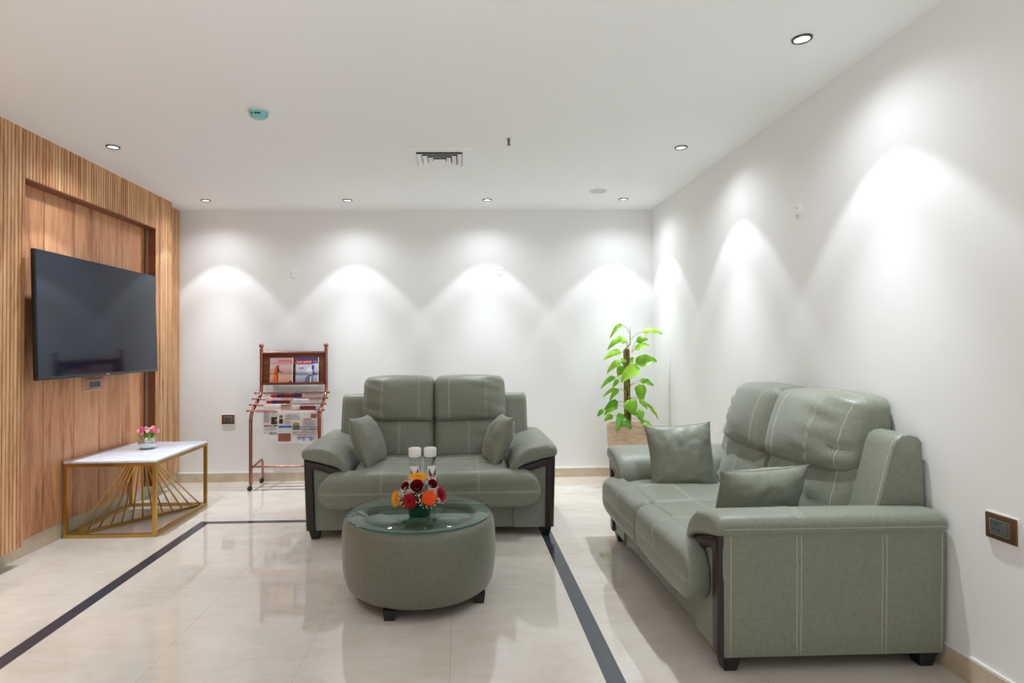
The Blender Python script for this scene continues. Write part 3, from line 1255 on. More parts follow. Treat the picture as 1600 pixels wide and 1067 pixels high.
bm = NB()
rings = []
NR, NA = 40, 120
for i in range(NR + 1):
    rad = 0.270 * i / NR
    ring = []
    for k in range(NA if i else 1):
        a = 2 * PI * k / NA
        p = (rad * math.cos(a), rad * math.sin(a))
        df = min(seg_d(p, *f) for f in folds)
        db = min(math.hypot(p[0] - q_[0], p[1] - q_[1]) for q_ in btn)
        z = 0.346 - 0.010 * math.exp(-(df / 0.012) ** 1.2) - 0.012 * math.exp(-(db / 0.022) ** 2)
        ring.append(bm.verts.new((p[0], p[1], z)))
    rings.append(ring)
for k in range(NA):
    bm.faces.new((rings[0][0], rings[1][k], rings[1][(k + 1) % NA]))
for i in range(1, NR):
    for k in range(NA):
        k2 = (k + 1) % NA
        bm.faces.new((rings[i][k], rings[i + 1][k], rings[i + 1][k2], rings[i][k2]))
tuft = obj('tufted_panel', bm, TUFT, t, angle=2.0)
bm = NB()
for x, y in btn:
    lathe(bm, [(0.0, 0.3335), (0.005, 0.3330), (0.0085, 0.329), (0.009, 0.320)], 12, c=(x, y, 0))
obj('button', bm, mat('gold_button', srgb(214, 176, 96), 0.25, metal=1.0), tuft)


def clear_glass(name, tint, ior=1.5, rough=0.0):
    """thin clear sheet: Fresnel reflection over tinted see-through"""
    m = mat(name, tint, 0.1)
    nt = NT(m)
    fr_ = nt.n('ShaderNodeFresnel')
    fr_.inputs['IOR'].default_value = ior
    tr = nt.n('ShaderNodeBsdfTransparent')
    tr.inputs[0].default_value = tint
    gl_ = nt.n('ShaderNodeBsdfGlossy')
    gl_.inputs['Roughness'].default_value = rough
    mx = nt.n('ShaderNodeMixShader')
    ge = nt.n('ShaderNodeNewGeometry')
    nt.l(nt.math('MULTIPLY', fr_.outputs[0], nt.math('SUBTRACT', 1.0, ge.outputs['Backfacing'])), mx.inputs[0])
    nt.l(tr.outputs[0], mx.inputs[1])
    nt.l(gl_.outputs[0], mx.inputs[2])
    nt.l(mx.outputs[0], m.node_tree.nodes['Material Output'].inputs[0])
    return m


glass = clear_glass('table_glass', (0.87, 0.94, 0.91, 1))
gedge = mat('glass_edge', srgb(40, 84, 78), 0.08)
bm = NB()
lathe(bm, [(0.0, 0.3860), (0.353, 0.3860)], 96)
lathe(bm, [(0.353, 0.3860), (0.3555, 0.3875), (0.3562, 0.3900), (0.3555, 0.3925), (0.353, 0.3940)], 96, mi=1)
lathe(bm, [(0.353, 0.3940), (0.0, 0.3940)], 96)
bmesh.ops.remove_doubles(bm, verts=bm.verts[:], dist=1e-5)
obj('glass_top', bm, [glass, gedge], t)
for a in (-1.93, -0.44, 1.2, 2.75):
    x, y = 0.318 * math.cos(a), 0.318 * math.sin(a)
    bm = NB()
    secs = [[(x + sx * h, y + sy * h, z) for sx, sy in ((-1, -1), (1, -1), (1, 1), (-1, 1))] for z, h in ((0.0, 0.022), (0.048, 0.029))]
    loft(bm, secs)
    obj('leg', bm, LEGM, t, smooth=False)
GZ = 0.394

# ------------------------------------------------------------------ water bottles
BG = clear_glass('bottle_glass', (0.93, 0.945, 0.945, 1), 1.6, 0.02)
WAT = mat('water', (0.98, 0.99, 1.0, 1), 0.0, **{'Transmission Weight': 1.0, 'IOR': 1.33})
LAB = mat('bottle_label', srgb(236, 232, 228), 0.5)
LOGO1 = mat('logo_dark', srgb(70, 58, 62), 0.5)
LOGO2 = mat('logo_orange', srgb(226, 140, 112), 0.5)


def bottle(label, x, y, la):
    t = thing('water_bottle', label, 'bottle', (x, y, GZ), 0, 'clear water bottles on the ottoman')
    R_, Hh = 0.0305, 0.268
    bm = NB()
    lathe(bm, [(0.0, 0.0), (0.026, 0.0), (R_, 0.004), (R_, Hh - 0.004), (R_ - 0.002, Hh), (R_ - 0.004, Hh), (R_ - 0.004, 0.012), (0.0, 0.010)], 40)
    obj('glass_body', bm, BG, t)
    bm = NB()
    lathe(bm, [(0.0, Hh), (0.0305, Hh), (0.0312, Hh + 0.002), (0.0312, Hh + 0.037), (0.0295, Hh + 0.041), (0.024, Hh + 0.043), (0.0, Hh + 0.043)], 40)
    obj('cap', bm, WHITEP, t)

    def wrap(bm, pts, lift, mi=0):
        vs = []
        for ax_, z in pts:
            a = la + ax_ / R_
            vs.append(bm.verts.new(((R_ + lift) * math.cos(a), (R_ + lift) * math.sin(a), z)))
        f = bm.faces.new(vs)
        f.material_index = mi
    bm = NB()
    n = 14
    for k in range(n):
        a0, a1 = -0.024 + 0.048 * k / n, -0.024 + 0.048 * (k + 1) / n
        wrap(bm, [(a0, 0.07), (a1, 0.07), (a1, 0.225), (a0, 0.225)], 0.0006)
    lab = obj('label', bm, LAB, t)
    bm = NB()
    zc = 0.190
    for s in (-1, 1):
        outer = [(0.0008, -0.019), (0.0100, -0.019), (0.0175, -0.009), (0.0195, 0.010), (0.0172, 0.027)]
        inner = [(0.0008, -0.007), (0.0052, -0.005), (0.0092, 0.003), (0.0132, 0.013), (0.0168, 0.026)]
        for q in range(4):
            wrap(bm, [(s * u, zc + z) for u, z in (outer[q], outer[q + 1], inner[q + 1], inner[q])], 0.0011, 0)
        low = [(0.0008, -0.007), (0.008, -0.013), (0.011, -0.024), (0.0065, -0.029), (0.0008, -0.018)]
        for i in range(1, len(low) - 1):
            wrap(bm, [(s * low[0][0], zc + low[0][1]), (s * low[i][0], zc + low[i][1]), (s * low[i + 1][0], zc + low[i + 1][1])], 0.0014, 1)
    obj('emblem', bm, [LOGO1, LOGO2], lab, smooth=False)
    return t


bottle('clear water bottle with white cap, directly behind the yellow gerbera', -0.226, 2.962, -PI / 2 - 0.05)
bottle('clear water bottle with white cap, on the orange gerbera side', -0.151, 2.965, -PI / 2 + 0.42)

# ------------------------------------------------------------------ floral centrepiece
t = thing('flower_arrangement', 'low green bowl of red, orange and yellow flowers on the ottoman glass', 'flower arrangement', (-0.200, 2.885, GZ))
bm = NB()
lathe(bm, [(0.0, 0.0), (0.046, 0.0), (0.050, 0.004), (0.058, 0.050), (0.0555, 0.050), (0.048, 0.030), (0.0, 0.030)], 36)
obj('bowl', bm, mat('green_bowl', srgb(26, 84, 62), 0.3), t)
bm = NB()
lathe(bm, [(0.0, 0.120), (0.020, 0.117), (0.045, 0.095), (0.056, 0.062), (0.052, 0.046), (0.0, 0.040)], 24)
obj('floral_foam', bm, mat('dark_moss', srgb(38, 56, 30), 0.9), t)


def gerbera(c, d, R, petals, centre, n=22, dish=0.15, parent=t):
    bm = NB()
    qd = Vector(d).to_track_quat('Z', 'Y').to_matrix().to_4x4()
    vs = []
    for layer, (rk, zk, off) in enumerate(((1.0, 0.0, 0.0), (0.66, 0.0035, 0.5), (0.42, 0.006, 0.2))):
        cnt = n if layer < 2 else n // 2 + 4
        for k in range(cnt):
            a = 2 * PI * (k + off) / cnt
            L_ = R * rk * rnd.uniform(0.92, 1.05)
            ca, sa = math.cos(a), math.sin(a)
            rows = []
            for j in range(5):
                u = j / 4
                rad = lerp(R * 0.12, L_, u)
                wd = (PI * R / n) * (0.86, 0.62, 0.6)[layer] * math.sin(PI * (0.20 + 0.76 * u)) * 0.95
                z = zk + R * dish * u * u - R * 0.10 * u ** 4 + rnd.uniform(-0.0006, 0.0006)
                rows.append([bm.verts.new((rad * ca - s * wd * sa, rad * sa + s * wd * ca, z - (0.0012 if s == 0 else 0))) for s in (-1, 0, 1)])
            for A_, B2 in zip(rows, rows[1:]):
                for i in range(2):
                    f = bm.faces.new((A_[i], A_[i + 1], B2[i + 1], B2[i]))
                    f.material_index = 0
            vs += [v for r_ in rows for v in r_]
    vs += lathe(bm, [(0.0, 0.011), (R * 0.16, 0.0105), (R * 0.24, 0.006), (R * 0.22, 0.0)], 16, mi=1)
    bmesh.ops.transform(bm, matrix=Matrix.Translation(c) @ qd, verts=vs)
    tube(bm, [Vector(c), Vector((c[0] * 0.3, c[1] * 0.3, 0.05))], 0.003, 6, mi=2)
    obj('gerbera', bm, [petals, centre, SGREEN], parent, recalc=False, angle=1.0)


SGREEN = mat('stem_green', srgb(74, 104, 44), 0.6)
GRED = mat('gerbera_red', srgb(176, 8, 32), 0.6, spec=0.2)
GORA = mat('gerbera_orange', srgb(250, 96, 28), 0.6, spec=0.2)
GYEL = mat('gerbera_yellow', srgb(248, 170, 36), 0.6, spec=0.2)
GCEN = mat('gerbera_dark_eye', srgb(62, 8, 16), 0.7)
GCEN2 = mat('gerbera_orange_eye', srgb(226, 84, 44), 0.7)
GCEN3 = mat('gerbera_gold_eye', srgb(220, 140, 30), 0.7)
gerbera((-0.040, -0.082, 0.090), (-0.20, -1.0, 0.28), 0.040, GRED, GCEN, 17)
gerbera((0.050, -0.076, 0.101), (0.22, -1.0, 0.32), 0.042, GORA, GCEN2, 19)
gerbera((-0.004, -0.020, 0.190), (0.0, -0.28, 1.0), 0.050, GYEL, GCEN3, 20, dish=0.05)
gerbera((-0.108, -0.040, 0.090), (-0.85, -0.62, 0.20), 0.042, GYEL, GCEN3, 16)
gerbera((0.106, -0.025, 0.105), (0.9, -0.48, 0.45), 0.043, GRED, GCEN, 17)
ROSE = mat('rose_crimson', srgb(150, 8, 38), 0.6, spec=0.2)


def rose(c, R, d=(0, -0.75, 0.66)):
    bm = NB()
    vs = []
    for layer in range(5):
        r0 = R * (0.25 + 0.19 * layer)
        h0, h1 = -R * 0.55 + layer * 0.001, R * (0.75 - 0.14 * layer)
        n = 3 + layer
        for k in range(n):
            a0 = 2 * PI * k / n + layer * 0.7
            rows = []
            for j in range(5):
                u = j / 4
                rad = r0 * (0.55 + 0.5 * math.sin(PI * 0.5 * min(1, u * 1.25))) + (0.12 * R * u ** 4)
                sp = PI / n * 1.25
                rows.append([bm.verts.new((rad * math.cos(a0 + s * sp), rad * math.sin(a0 + s * sp), lerp(h0, h1, u) - 0.002 * s * s)) for s in (-1, -.33, .33, 1)])
                vs += rows[-1]
            for A_, B2 in zip(rows, rows[1:]):
                for i in range(3):
                    bm.faces.new((A_[i], A_[i + 1], B2[i + 1], B2[i]))
    bmesh.ops.transform(bm, matrix=Matrix.Translation(c) @ Vector(d).to_track_quat('Z', 'Y').to_matrix().to_4x4(), verts=vs)
    obj('rose', bm, ROSE, t, recalc=False, angle=1.5)


rose((-0.006, -0.078, 0.158), 0.027)
rose((-0.062, -0.050, 0.152), 0.018, (-0.4, -0.7, 0.6))
rose((0.066, -0.040, 0.158), 0.020, (0.4, -0.7, 0.6))
# baby's breath and greenery: a cloud of tiny florets nobody could count
bm = NB()
rr = random.Random(5)
for k in range(1000):
    a, el = rr.uniform(0, 2 * PI), math.asin(rr.uniform(-0.05, 1.0))
    R_ = rr.uniform(0.088, 0.124)
    p = Vector((R_ * math.cos(el) * math.cos(a), R_ * math.cos(el) * math.sin(a), 0.066 + R_ * 0.98 * math.sin(el)))
    s_ = rr.uniform(0.0025, 0.0042)
    if p.y > 0.028 or any((p - Vector(q_)).length < r_ for q_, r_ in (((-0.040, -0.095, 0.09), 0.037), ((0.050, -0.09, 0.101), 0.039), ((-0.006, -0.09, 0.158), 0.027), ((-0.118, -0.045, 0.09), 0.036), ((0.115, -0.03, 0.105), 0.036), ((0, -0.02, 0.19), 0.04))):
        continue
    bmesh.ops.create_icosphere(bm, subdivisions=1, radius=s_, matrix=Matrix.Translation(p) @ Matrix.Diagonal((1, 1, 0.7, 1)))
    if k % 3 == 0:
        tube(bm, [p * 0.99, Vector((p.x * 0.55, p.y * 0.55, 0.05 + (p.z - 0.05) * 0.6))], 0.0004, 4, mi=1)
gy = obj('baby_breath', bm, [mat('floret_white', srgb(250, 247, 236), 0.6), SGREEN], t)
gy['kind'] = 'stuff'
bm = NB()
for k in range(230):
    a = rr.uniform(0, 2 * PI)
    p = Vector((0.060 * math.cos(a), 0.060 * math.sin(a), rr.uniform(0.048, 0.085)))
    d = Vector((math.cos(a), math.sin(a), rr.uniform(-0.35, 0.5)))
    if math.sin(a) > 0.35:
        continue
    L_ = rr.uniform(0.025, 0.050)
    sd_ = d.cross(Vector((0, 0, 1))).normalized() * rr.uniform(0.002, 0.006)
    e = p + d * L_
    quad(bm, [p - sd_ * .4, p.lerp(e, .5) - sd_ + Vector((0, 0, .003)), e, p.lerp(e, .5) + sd_ + Vector((0, 0, .003))])
gl = obj('foliage', bm, mat('fern_green', srgb(52, 92, 36), 0.6), t, smooth=False, recalc=False)
gl['kind'] = 'stuff'

# ------------------------------------------------------------------ newspaper rack
RX0, RX1 = -1.775, -1.200
t = thing('newspaper_rack', 'copper tube magazine and newspaper stand on castors by the back wall', 'newspaper rack', ((RX0 + RX1) / 2, 5.27, 0))
hw = (RX1 - RX0) / 2
YF, YBk = -0.155, 0.115       # front legs / upper posts, local
for s in (-1, 1):
    bm = NB()
    pts = fillet([(s * (hw + 0.002), YF, 0.05), (s * (hw + 0.002), YF, 0.645), (s * hw, YBk, 0.800), (s * hw, YBk, 1.190)], 0.07, 7)
    tube(bm, pts, 0.0148, 14)
    obj('side_tube', bm, COPPER, t)
    bm = NB()
    bmesh.ops.create_uvsphere(bm, u_segments=20, v_segments=12, radius=0.021, matrix=Matrix.Translation((s * hw, YBk, 1.225)))
    lathe(bm, [(0.0, 1.188), (0.016, 1.188), (0.016, 1.196), (0.009, 1.200), (0.009, 1.210), (0.0, 1.210)], 16, c=(s * hw, YBk, 0))
    obj('finial', bm, COPPER, t)
    bm = NB()
    tube(bm, fillet([(s * (hw + 0.002), YF, 0.185), (s * hw, YBk + 0.02, 0.215), (s * hw, YBk + 0.035, 0.05)], 0.03, 6), 0.0100, 10)
    obj('foot_tube', bm, COPPER, t)
    for yy in (YF, YBk + 0.036):
        bm = NB()
        lathe(bm, [(0, -0.011), (0.017, -0.011), (0.0215, -0.006), (0.0215, 0.006), (0.017, 0.011), (0, 0.011)], 20,
              mtx=Matrix.Translation((s * (hw + 0.002) + 0.004 * s, yy - 0.012, 0.0215)) @ Matrix.Rotation(0.6 * s, 4, 'Z') @ Matrix.Rotation(PI / 2, 4, 'Y'))
        tube(bm, [(s * (hw + 0.002), yy, 0.062), (s * (hw + 0.002), yy - 0.004, 0.034)], 0.008, 8)
        obj('castor', bm, RUBBER, t)
bm = NB()
tube(bm, [(-hw, YF + 0.01, 0.200), (hw, YF + 0.01, 0.200)], 0.0085, 10)
obj('foot_bar', bm, COPPER, t)
bm = NB()
tube(bm, [(-hw, YBk, 1.165), (hw, YBk, 1.165)], 0.0095, 10)
obj('top_bar', bm, COPPER, t)
RW = wood('rack_wood', srgb(72, 36, 24), srgb(104, 56, 36), srgb(132, 78, 50), 'X', 1.2, 0.3)
bm = NB()
box(bm, -hw + 0.012, hw - 0.012, YBk + 0.004, YBk + 0.014, 0.885, 1.158)
obj('back_panel', bm, RW, t, smooth=False)
bm = NB()
box(bm, -hw + 0.010, hw - 0.010, YBk - 0.040, YBk + 0.014, 0.878, 0.886)
box(bm, -hw + 0.010, hw - 0.010, YBk - 0.046, YBk - 0.040, 0.878, 0.900)
obj('shelf', bm, RW, t, smooth=False)
bm = NB()
tube(bm, [(-hw, YBk - 0.036, 1.068), (hw, YBk - 0.036, 1.068)], 0.0032, 8)
obj('retaining_bar', bm, COPPER, t)
rods = []
for k in range(4):
    u = 0.10 + 0.285 * k
    yy, zz = lerp(YBk, YF, u) - 0.002, lerp(0.800, 0.645, u) + 0.022
    rods.append((yy, zz))
    bm = NB()
    tube(bm, [(-hw - 0.045 + 0.004 * k, yy, zz), (hw + 0.030 + 0.002 * k, yy, zz)], 0.0062, 10)
    for xx in (-hw - 0.045 + 0.004 * k, hw + 0.030 + 0.002 * k):
        bmesh.ops.create_uvsphere(bm, u_segments=12, v_segments=8, radius=0.0095, matrix=Matrix.Translation((xx, yy, zz)))
    obj('hanging_rod', bm, COPPER, t)
    bm = NB()
    tube(bm, fillet([(-hw + 0.03, yy, zz), (-hw + 0.03, yy + 0.017, zz - 0.014), (hw - 0.03, yy + 0.017, zz - 0.014), (hw - 0.03, yy, zz)], 0.008, 4), 0.0030, 6)
    obj('holder_wire', bm, COPPER, t)
RKX, RKY = (RX0 + RX1) / 2, 5.27

# magazines on the upper shelf
WHT = mat('paper_white', srgb(238, 236, 232), 0.5)
MRED = mat('masthead_red', srgb(206, 36, 48), 0.4)


def cover_mat(name, stops, axis, rough=0.25):
    m = mat(name, stops[0][1], rough)
    nt = NT(m)
    tc = nt.n('ShaderNodeTexCoord')
    sp = nt.n('ShaderNodeSeparateXYZ')
    nt.l(tc.outputs['Generated'], sp.inputs[0])
    wob = nt.noise(nt.coord((6, 6, 6), 'Generated'), 1.2, 4)
    f = nt.math('ADD', sp.outputs[axis], nt.math('MULTIPLY', nt.math('SUBTRACT', wob, 0.5), 0.18))
    nt.color(nt.ramp(f, stops))
    return m


def magazine(label, x, cover, shapes, texts):
    mw, mh = 0.203, 0.232
    t = thing('magazine', label, 'magazine', (x, RKY + YBk - 0.024, 0.8865), 0, 'magazines on the rack shelf')
    t.rotation_euler = (math.radians(-5.5), 0, 0)
    bm = NB()
    box(bm, -mw / 2, mw / 2, -0.003, 0.003, 0, mh, bev=0.0008, seg=1, mi=0)
    obj('pages', bm, WHT, t, smooth=False)
    bm = NB()
    box(bm, -mw / 2, mw / 2 - 0.006, -0.0036, -0.003, 0, mh)
    cv = obj('cover', bm, cover, t, smooth=False)
    for i, (m, pts) in enumerate(shapes):
        bm = NB()
        P = [bm.verts.new((px, -0.0040 - 0.00012 * i, pz)) for px, pz in pts]
        bm.faces.new(P)
        obj('cover_print', bm, m, cv, smooth=False)
    for body, size, cx, cz, m, wd in texts:
        text_mesh('lettering', body, size, m, cv, Matrix.Translation((cx, -0.0054, cz)) @ Matrix.Rotation(PI / 2, 4, 'X'), 0.0001, width=wd)
    return t


FLAT = lambda n, r, g, b: mat(n, srgb(r, g, b), 0.35)
ORANGE, DARKBR, TAN = FLAT('print_orange', 226, 96, 40), FLAT('print_dark', 70, 36, 30), FLAT('print_tan', 206, 160, 138)
NAVY, SLATE, PALE = FLAT('print_navy', 66, 62, 120), FLAT('print_slate', 96, 104, 118), FLAT('print_pale', 222, 228, 240)
magazine('pink and sand covered magazine with an orange robed figure', -1.594,
         cover_mat('cover_sand', [(0.0, srgb(196, 140, 116)), (0.42, srgb(214, 176, 156)), (0.5, srgb(196, 150, 140)), (0.62, srgb(212, 188, 186)), (1.0, srgb(198, 160, 166))], 2),
         [(MRED, [(-0.030, 0.178), (0.088, 0.178), (0.088, 0.210), (-0.030, 0.210)]),
          (DARKBR, [(0.030, 0.0), (0.093, 0.0), (0.093, 0.030), (0.070, 0.018)]),
          (ORANGE, [(-0.078, 0.020), (-0.040, 0.014), (-0.034, 0.050), (-0.036, 0.090), (-0.030, 0.130), (-0.036, 0.162), (-0.050, 0.160), (-0.064, 0.130), (-0.060, 0.080), (-0.070, 0.050)]),
          (DARKBR, [(-0.036, 0.010), (-0.031, 0.010), (-0.026, 0.060), (-0.030, 0.098), (-0.018, 0.110), (0.020, 0.102), (0.018, 0.098), (-0.016, 0.118), (-0.026, 0.150), (-0.020, 0.160), (-0.030, 0.168), (-0.038, 0.150), (-0.036, 0.080)])],
         [('OUTLOOK', 0.026, 0.029, 0.194, WHT, 0.108), ('TRAVELLER', 0.010, 0.030, 0.150, WHT, 0.080)])
magazine('blue and white covered magazine with a red masthead', -1.366,
         cover_mat('cover_blue', [(0.0, srgb(138, 136, 166)), (0.30, srgb(178, 184, 206)), (0.36, srgb(120, 124, 150)), (0.42, srgb(186, 198, 220)), (0.76, srgb(206, 216, 234)), (0.80, srgb(78, 74, 132)), (1.0, srgb(70, 66, 124))], 2),
         [(MRED, [(-0.100, 0.172), (0.045, 0.172), (0.045, 0.206), (-0.100, 0.206)]),
          (PALE, [(0.010, 0.080), (0.050, 0.076), (0.062, 0.110), (0.056, 0.150), (0.030, 0.160), (0.010, 0.140), (-0.010, 0.112)]),
          (SLATE, [(-0.020, 0.0), (0.052, 0.0), (0.054, 0.076), (0.020, 0.086), (-0.014, 0.050)]),
          (NAVY, [(0.046, 0.070), (0.070, 0.080), (0.078, 0.070), (0.082, 0.082), (0.060, 0.100), (0.062, 0.160), (0.044, 0.168), (0.040, 0.140), (0.052, 0.110)]),
          (PALE, [(0.026, 0.0), (0.036, 0.0), (0.040, 0.060), (0.030, 0.066)]),
          (FLAT('print_pinkred', 222, 110, 124), [(-0.072, 0.130), (-0.028, 0.132), (-0.028, 0.146), (-0.072, 0.144)])],
         [('THE WEEK', 0.030, -0.028, 0.189, WHT, 0.136), ('COVER', 0.010, 0.070, 0.198, WHT, 0.03)])


# newspapers folded over the rods
PAPER = mat('newsprint', srgb(226, 220, 218), 0.7)
nt = NT(PAPER)
nt.color(nt.ramp(nt.noise(nt.coord((40, 1, 160)), 1.0, 3, 0.7), [(0.35, srgb(220, 215, 214)), (0.6, srgb(240, 236, 235))]))
INK = mat('ink', srgb(52, 46, 52), 0.7)
INKG = mat('ink_grey', srgb(150, 142, 146), 0.7)
IBLUE, IRED, IBROWN, IMAR = FLAT('ink_blue', 70, 120, 196), FLAT('ink_red', 190, 60, 72), FLAT('photo_brown', 150, 92, 74), FLAT('ink_maroon', 120, 44, 58)
INAVY = FLAT('ink_navy', 48, 56, 110)
IDK = FLAT('photo_dark', 62, 44, 42)
IOR = FLAT('photo_ochre', 206, 150, 96)


def newspaper(label, x0, x1, rod, drop, back, prints, texts, m=PAPER, sway=0.012):
    """x0..x1 world; folded over rod number `rod`; prints in (u, v): u across, v down from the rod, metres"""
    yy, zz = rods[rod]
    t = thing('newspaper', label, 'newspaper', ((x0 + x1) / 2, RKY + yy + 0.017, zz - 0.014), 0, 'newspapers hung over the rack rods')
    wd = (x1 - x0) / 2
    R_ = 0.0046

    def path(v, off=0.0):
        # v < 0 is the back fall
        r = R_ + off
        if v > R_ * 1.5:
            d = v - R_ * 1.5
            return (-r - sway * (d / drop) ** 1.3, -d)
        if v < -R_ * 1.5:
            d = -v - R_ * 1.5
            return (r + 0.004 * (d / max(back, .01)), -d)
        a = v / (R_ * 1.5) * PI / 2
        return (-r * math.sin(a), r * math.cos(a))
    bm = NB()
    vs = [-back + (back - R_ * 1.5) * k / 8 for k in range(8)] + [-R_ * 1.5 + 3 * R_ * k / 10 for k in range(11)] + [R_ * 1.5 + (drop - R_ * 1.5) * k / 12 for k in range(1, 13)]
    for off, rev in ((0.0, 0), (0.0022, 1)):
        rows = []
        for v in vs:
            y, z = path(v, off)
            rows.append([bm.verts.new((lerp(-wd, wd, k / 10), y + 0.0022 * math.sin(k * 1.3 + v * 30), z)) for k in range(11)])
        for A_, B2 in zip(rows, rows[1:]):
            for k in range(10):
                bm.faces.new((A_[k], A_[k + 1], B2[k + 1], B2[k]))
    sheet = obj('sheet', bm, m, t, recalc=False)
    for i, (pm, u0, u1, v0, v1) in enumerate(prints):
        bm = NB()
        n = 6
        for a in range(n):
            for b_ in range(n):
                P = []
                for da, db in ((0, 0), (1, 0), (1, 1), (0, 1)):
                    u, v = lerp(u0, u1, (a + da) / n), lerp(v0, v1, (b_ + db) / n)
                    y, z = path(v, 0.0030 + 0.00015 * i)
                    kk = (u + wd) / (2 * wd) * 10
                    P.append((u, y + 0.0022 * math.sin(kk * 1.3 + v * 30), z))
                quad(bm, P)
        obj('print_block', bm, pm, sheet, smooth=False)
    for body, size, cu_, cv_, tm, wdt, rot in texts:
        y, z = path(cv_, 0.0062)
        text_mesh('lettering', body, size, tm, sheet, Matrix.Translation((cu_, y, z)) @ Matrix.Rotation(PI / 2 - sway, 4, 'X') @ Matrix.Rotation(rot, 4, 'Z'), 0.0001, width=wdt, bold=size * 0.022)
    return t


def text_lines(u0, u1, v0, v1, n, m=INKG):
    out = []
    for k in range(n):
        v = lerp(v0, v1, k / n)
        out.append((m, u0, u1 - rnd.uniform(0, 0.15) * (u1 - u0), v, v + 0.35 * (v1 - v0) / n))
    return out


newspaper('white newspaper hanging upside-down with a blue masthead', -1.560, -1.222, 3, 0.272, 0.20,
          [(IBLUE, -0.155, -0.045, 0.122, 0.142), (IBROWN, -0.160, -0.052, 0.188, 0.256), (PALE, -0.160, -0.052, 0.150, 0.188), (IOR, -0.038, 0.016, 0.098, 0.118), (SLATE, -0.038, 0.022, 0.118, 0.160),
           (IDK, -0.152, -0.120, 0.066, 0.106), (IBROWN, -0.152, -0.122, 0.034, 0.056), (IRED, 0.050, 0.120, 0.066, 0.072), (IBROWN, 0.115, 0.165, 0.026, 0.062),
           (INAVY, 0.024, 0.162, 0.134, 0.139), (IRED, -0.038, 0.160, 0.196, 0.201), (IOR, -0.105, -0.055, 0.086, 0.090)]
          + text_lines(0.05, 0.160, 0.080, 0.130, 6) + text_lines(-0.105, -0.055, 0.094, 0.116, 3) + text_lines(-0.10, 0.03, 0.03, 0.08, 5),
          [('ദീപിക', 0.044, 0.070, 0.228, IBLUE, 0.150, PI), ('മലയാളം', 0.026, 0.095, 0.157, INK, 0.130, PI), ('വാർത്തകൾ ഇന്ന്', 0.016, 0.060, 0.179, INK, 0.19, PI)])
newspaper('grey newspaper hanging upside-down with a dark portrait photo', -1.700, -1.555, 2, 0.290, 0.20,
          [(IDK, -0.006, 0.078, 0.102, 0.164), (INK, -0.068, -0.040, 0.172, 0.182), (IRED, -0.040, 0.000, 0.172, 0.182), (INK, 0.008, 0.050, 0.172, 0.182), (INK, 0.058, 0.070, 0.172, 0.182), (IOR, 0.028, 0.046, 0.120, 0.140)]
          + text_lines(-0.068, -0.020, 0.055, 0.150, 10) + text_lines(-0.066, 0.066, 0.190, 0.222, 3) + text_lines(-0.066, -0.040, 0.232, 0.246, 2, INK),
          [('VIDALK', 0.030, 0.024, 0.243, INK, 0.105, 0)])
newspaper('maroon printed newspaper folded over the third rod from the wall', -1.460, -1.215, 2, 0.135, 0.20,
          [(IMAR, -0.050, 0.085, 0.002, 0.046), (IRED, 0.020, 0.115, 0.052, 0.100), (WHT, -0.116, -0.052, 0.004, 0.030), (PALE, 0.086, 0.116, 0.006, 0.045)] + text_lines(-0.11, 0.1, 0.105, 0.13, 3), [], sway=0.004)
newspaper('red and navy printed newspaper folded over the second rod from the wall', -1.705, -1.490, 1, 0.150, 0.20,
          [(IRED, -0.104, -0.055, -0.006, 0.045), (INAVY, -0.055, 0.010, -0.006, 0.040), (IMAR, 0.010, 0.104, -0.006, 0.045)] + text_lines(-0.1, 0.1, 0.06, 0.14, 6), [], sway=0.004)
newspaper('newspaper with a navy block folded over the rod closest to the wall', -1.690, -1.380, 0, 0.160, 0.18,
          [(IRED, -0.152, -0.100, -0.006, 0.050), (INAVY, -0.100, -0.050, -0.006, 0.050), (IMAR, -0.050, 0.040, -0.006, 0.050), (INAVY, 0.040, 0.125, -0.006, 0.050)], [], sway=0.003)
newspaper('plain white newspaper corner on the second rod from the wall, sofa side', -1.470, -1.330, 1, 0.120, 0.16,
          [(PALE, -0.06, 0.02, -0.006, 0.03), (INKG, -0.05, 0.06, 0.04, 0.045)], [], sway=0.003, m=WHT)

# ------------------------------------------------------------------ potted plant
PX, PY = 1.447, 5.13
t = thing('potted_plant', 'tall climbing plant on a moss pole in a carved beige pot in the corner', 'plant', (PX, PY, 0))
POT = mat('carved_stone_pot', srgb(206, 180, 152), 0.75)
nt = NT(POT)
nz = nt.noise(nt.coord((1.0, 1.0, 2.6)), 8, 3, 0.5, 1.5)
nt.color(nt.ramp(nz, [(0.3, srgb(188, 158, 128)), (0.7, srgb(214, 190, 164))]))
bm = NB()
prof = [(0.0, 0.0), (0.128, 0.0), (0.140, 0.010), (0.150, 0.10), (0.162, 0.24), (0.172, 0.38), (0.178, 0.50), (0.180, 0.524), (0.172, 0.528), (0.166, 0.520), (0.160, 0.470), (0.0, 0.468)]
prof2 = []
for (a, za), (b_, zb) in zip(prof, prof[1:]):
    n = 8 if 0.01 <= za < 0.5 and a > .1 and zb > za else 1
    for k in range(n):
        prof2.append((lerp(a, b_, k / n), lerp(za, zb, k / n)))
prof2.append(prof[-1])
vs = lathe(bm, prof2, 72)
for v in vs:
    r_ = math.hypot(v.co.x, v.co.y)
    if r_ > 0.125 and 0.015 < v.co.z < 0.515:
        a = math.atan2(v.co.y, v.co.x)
        d_ = 0.0035 * math.sin(v.co.z * 165 + 1.6 * math.sin(a * 5) + 2.0 * noise.noise(Vector((math.cos(a) * 2, math.sin(a) * 2, v.co.z * 5))))
        v.co.x *= 1 + d_ / r_
        v.co.y *= 1 + d_ / r_
obj('pot', bm, POT, t)
bm = NB()
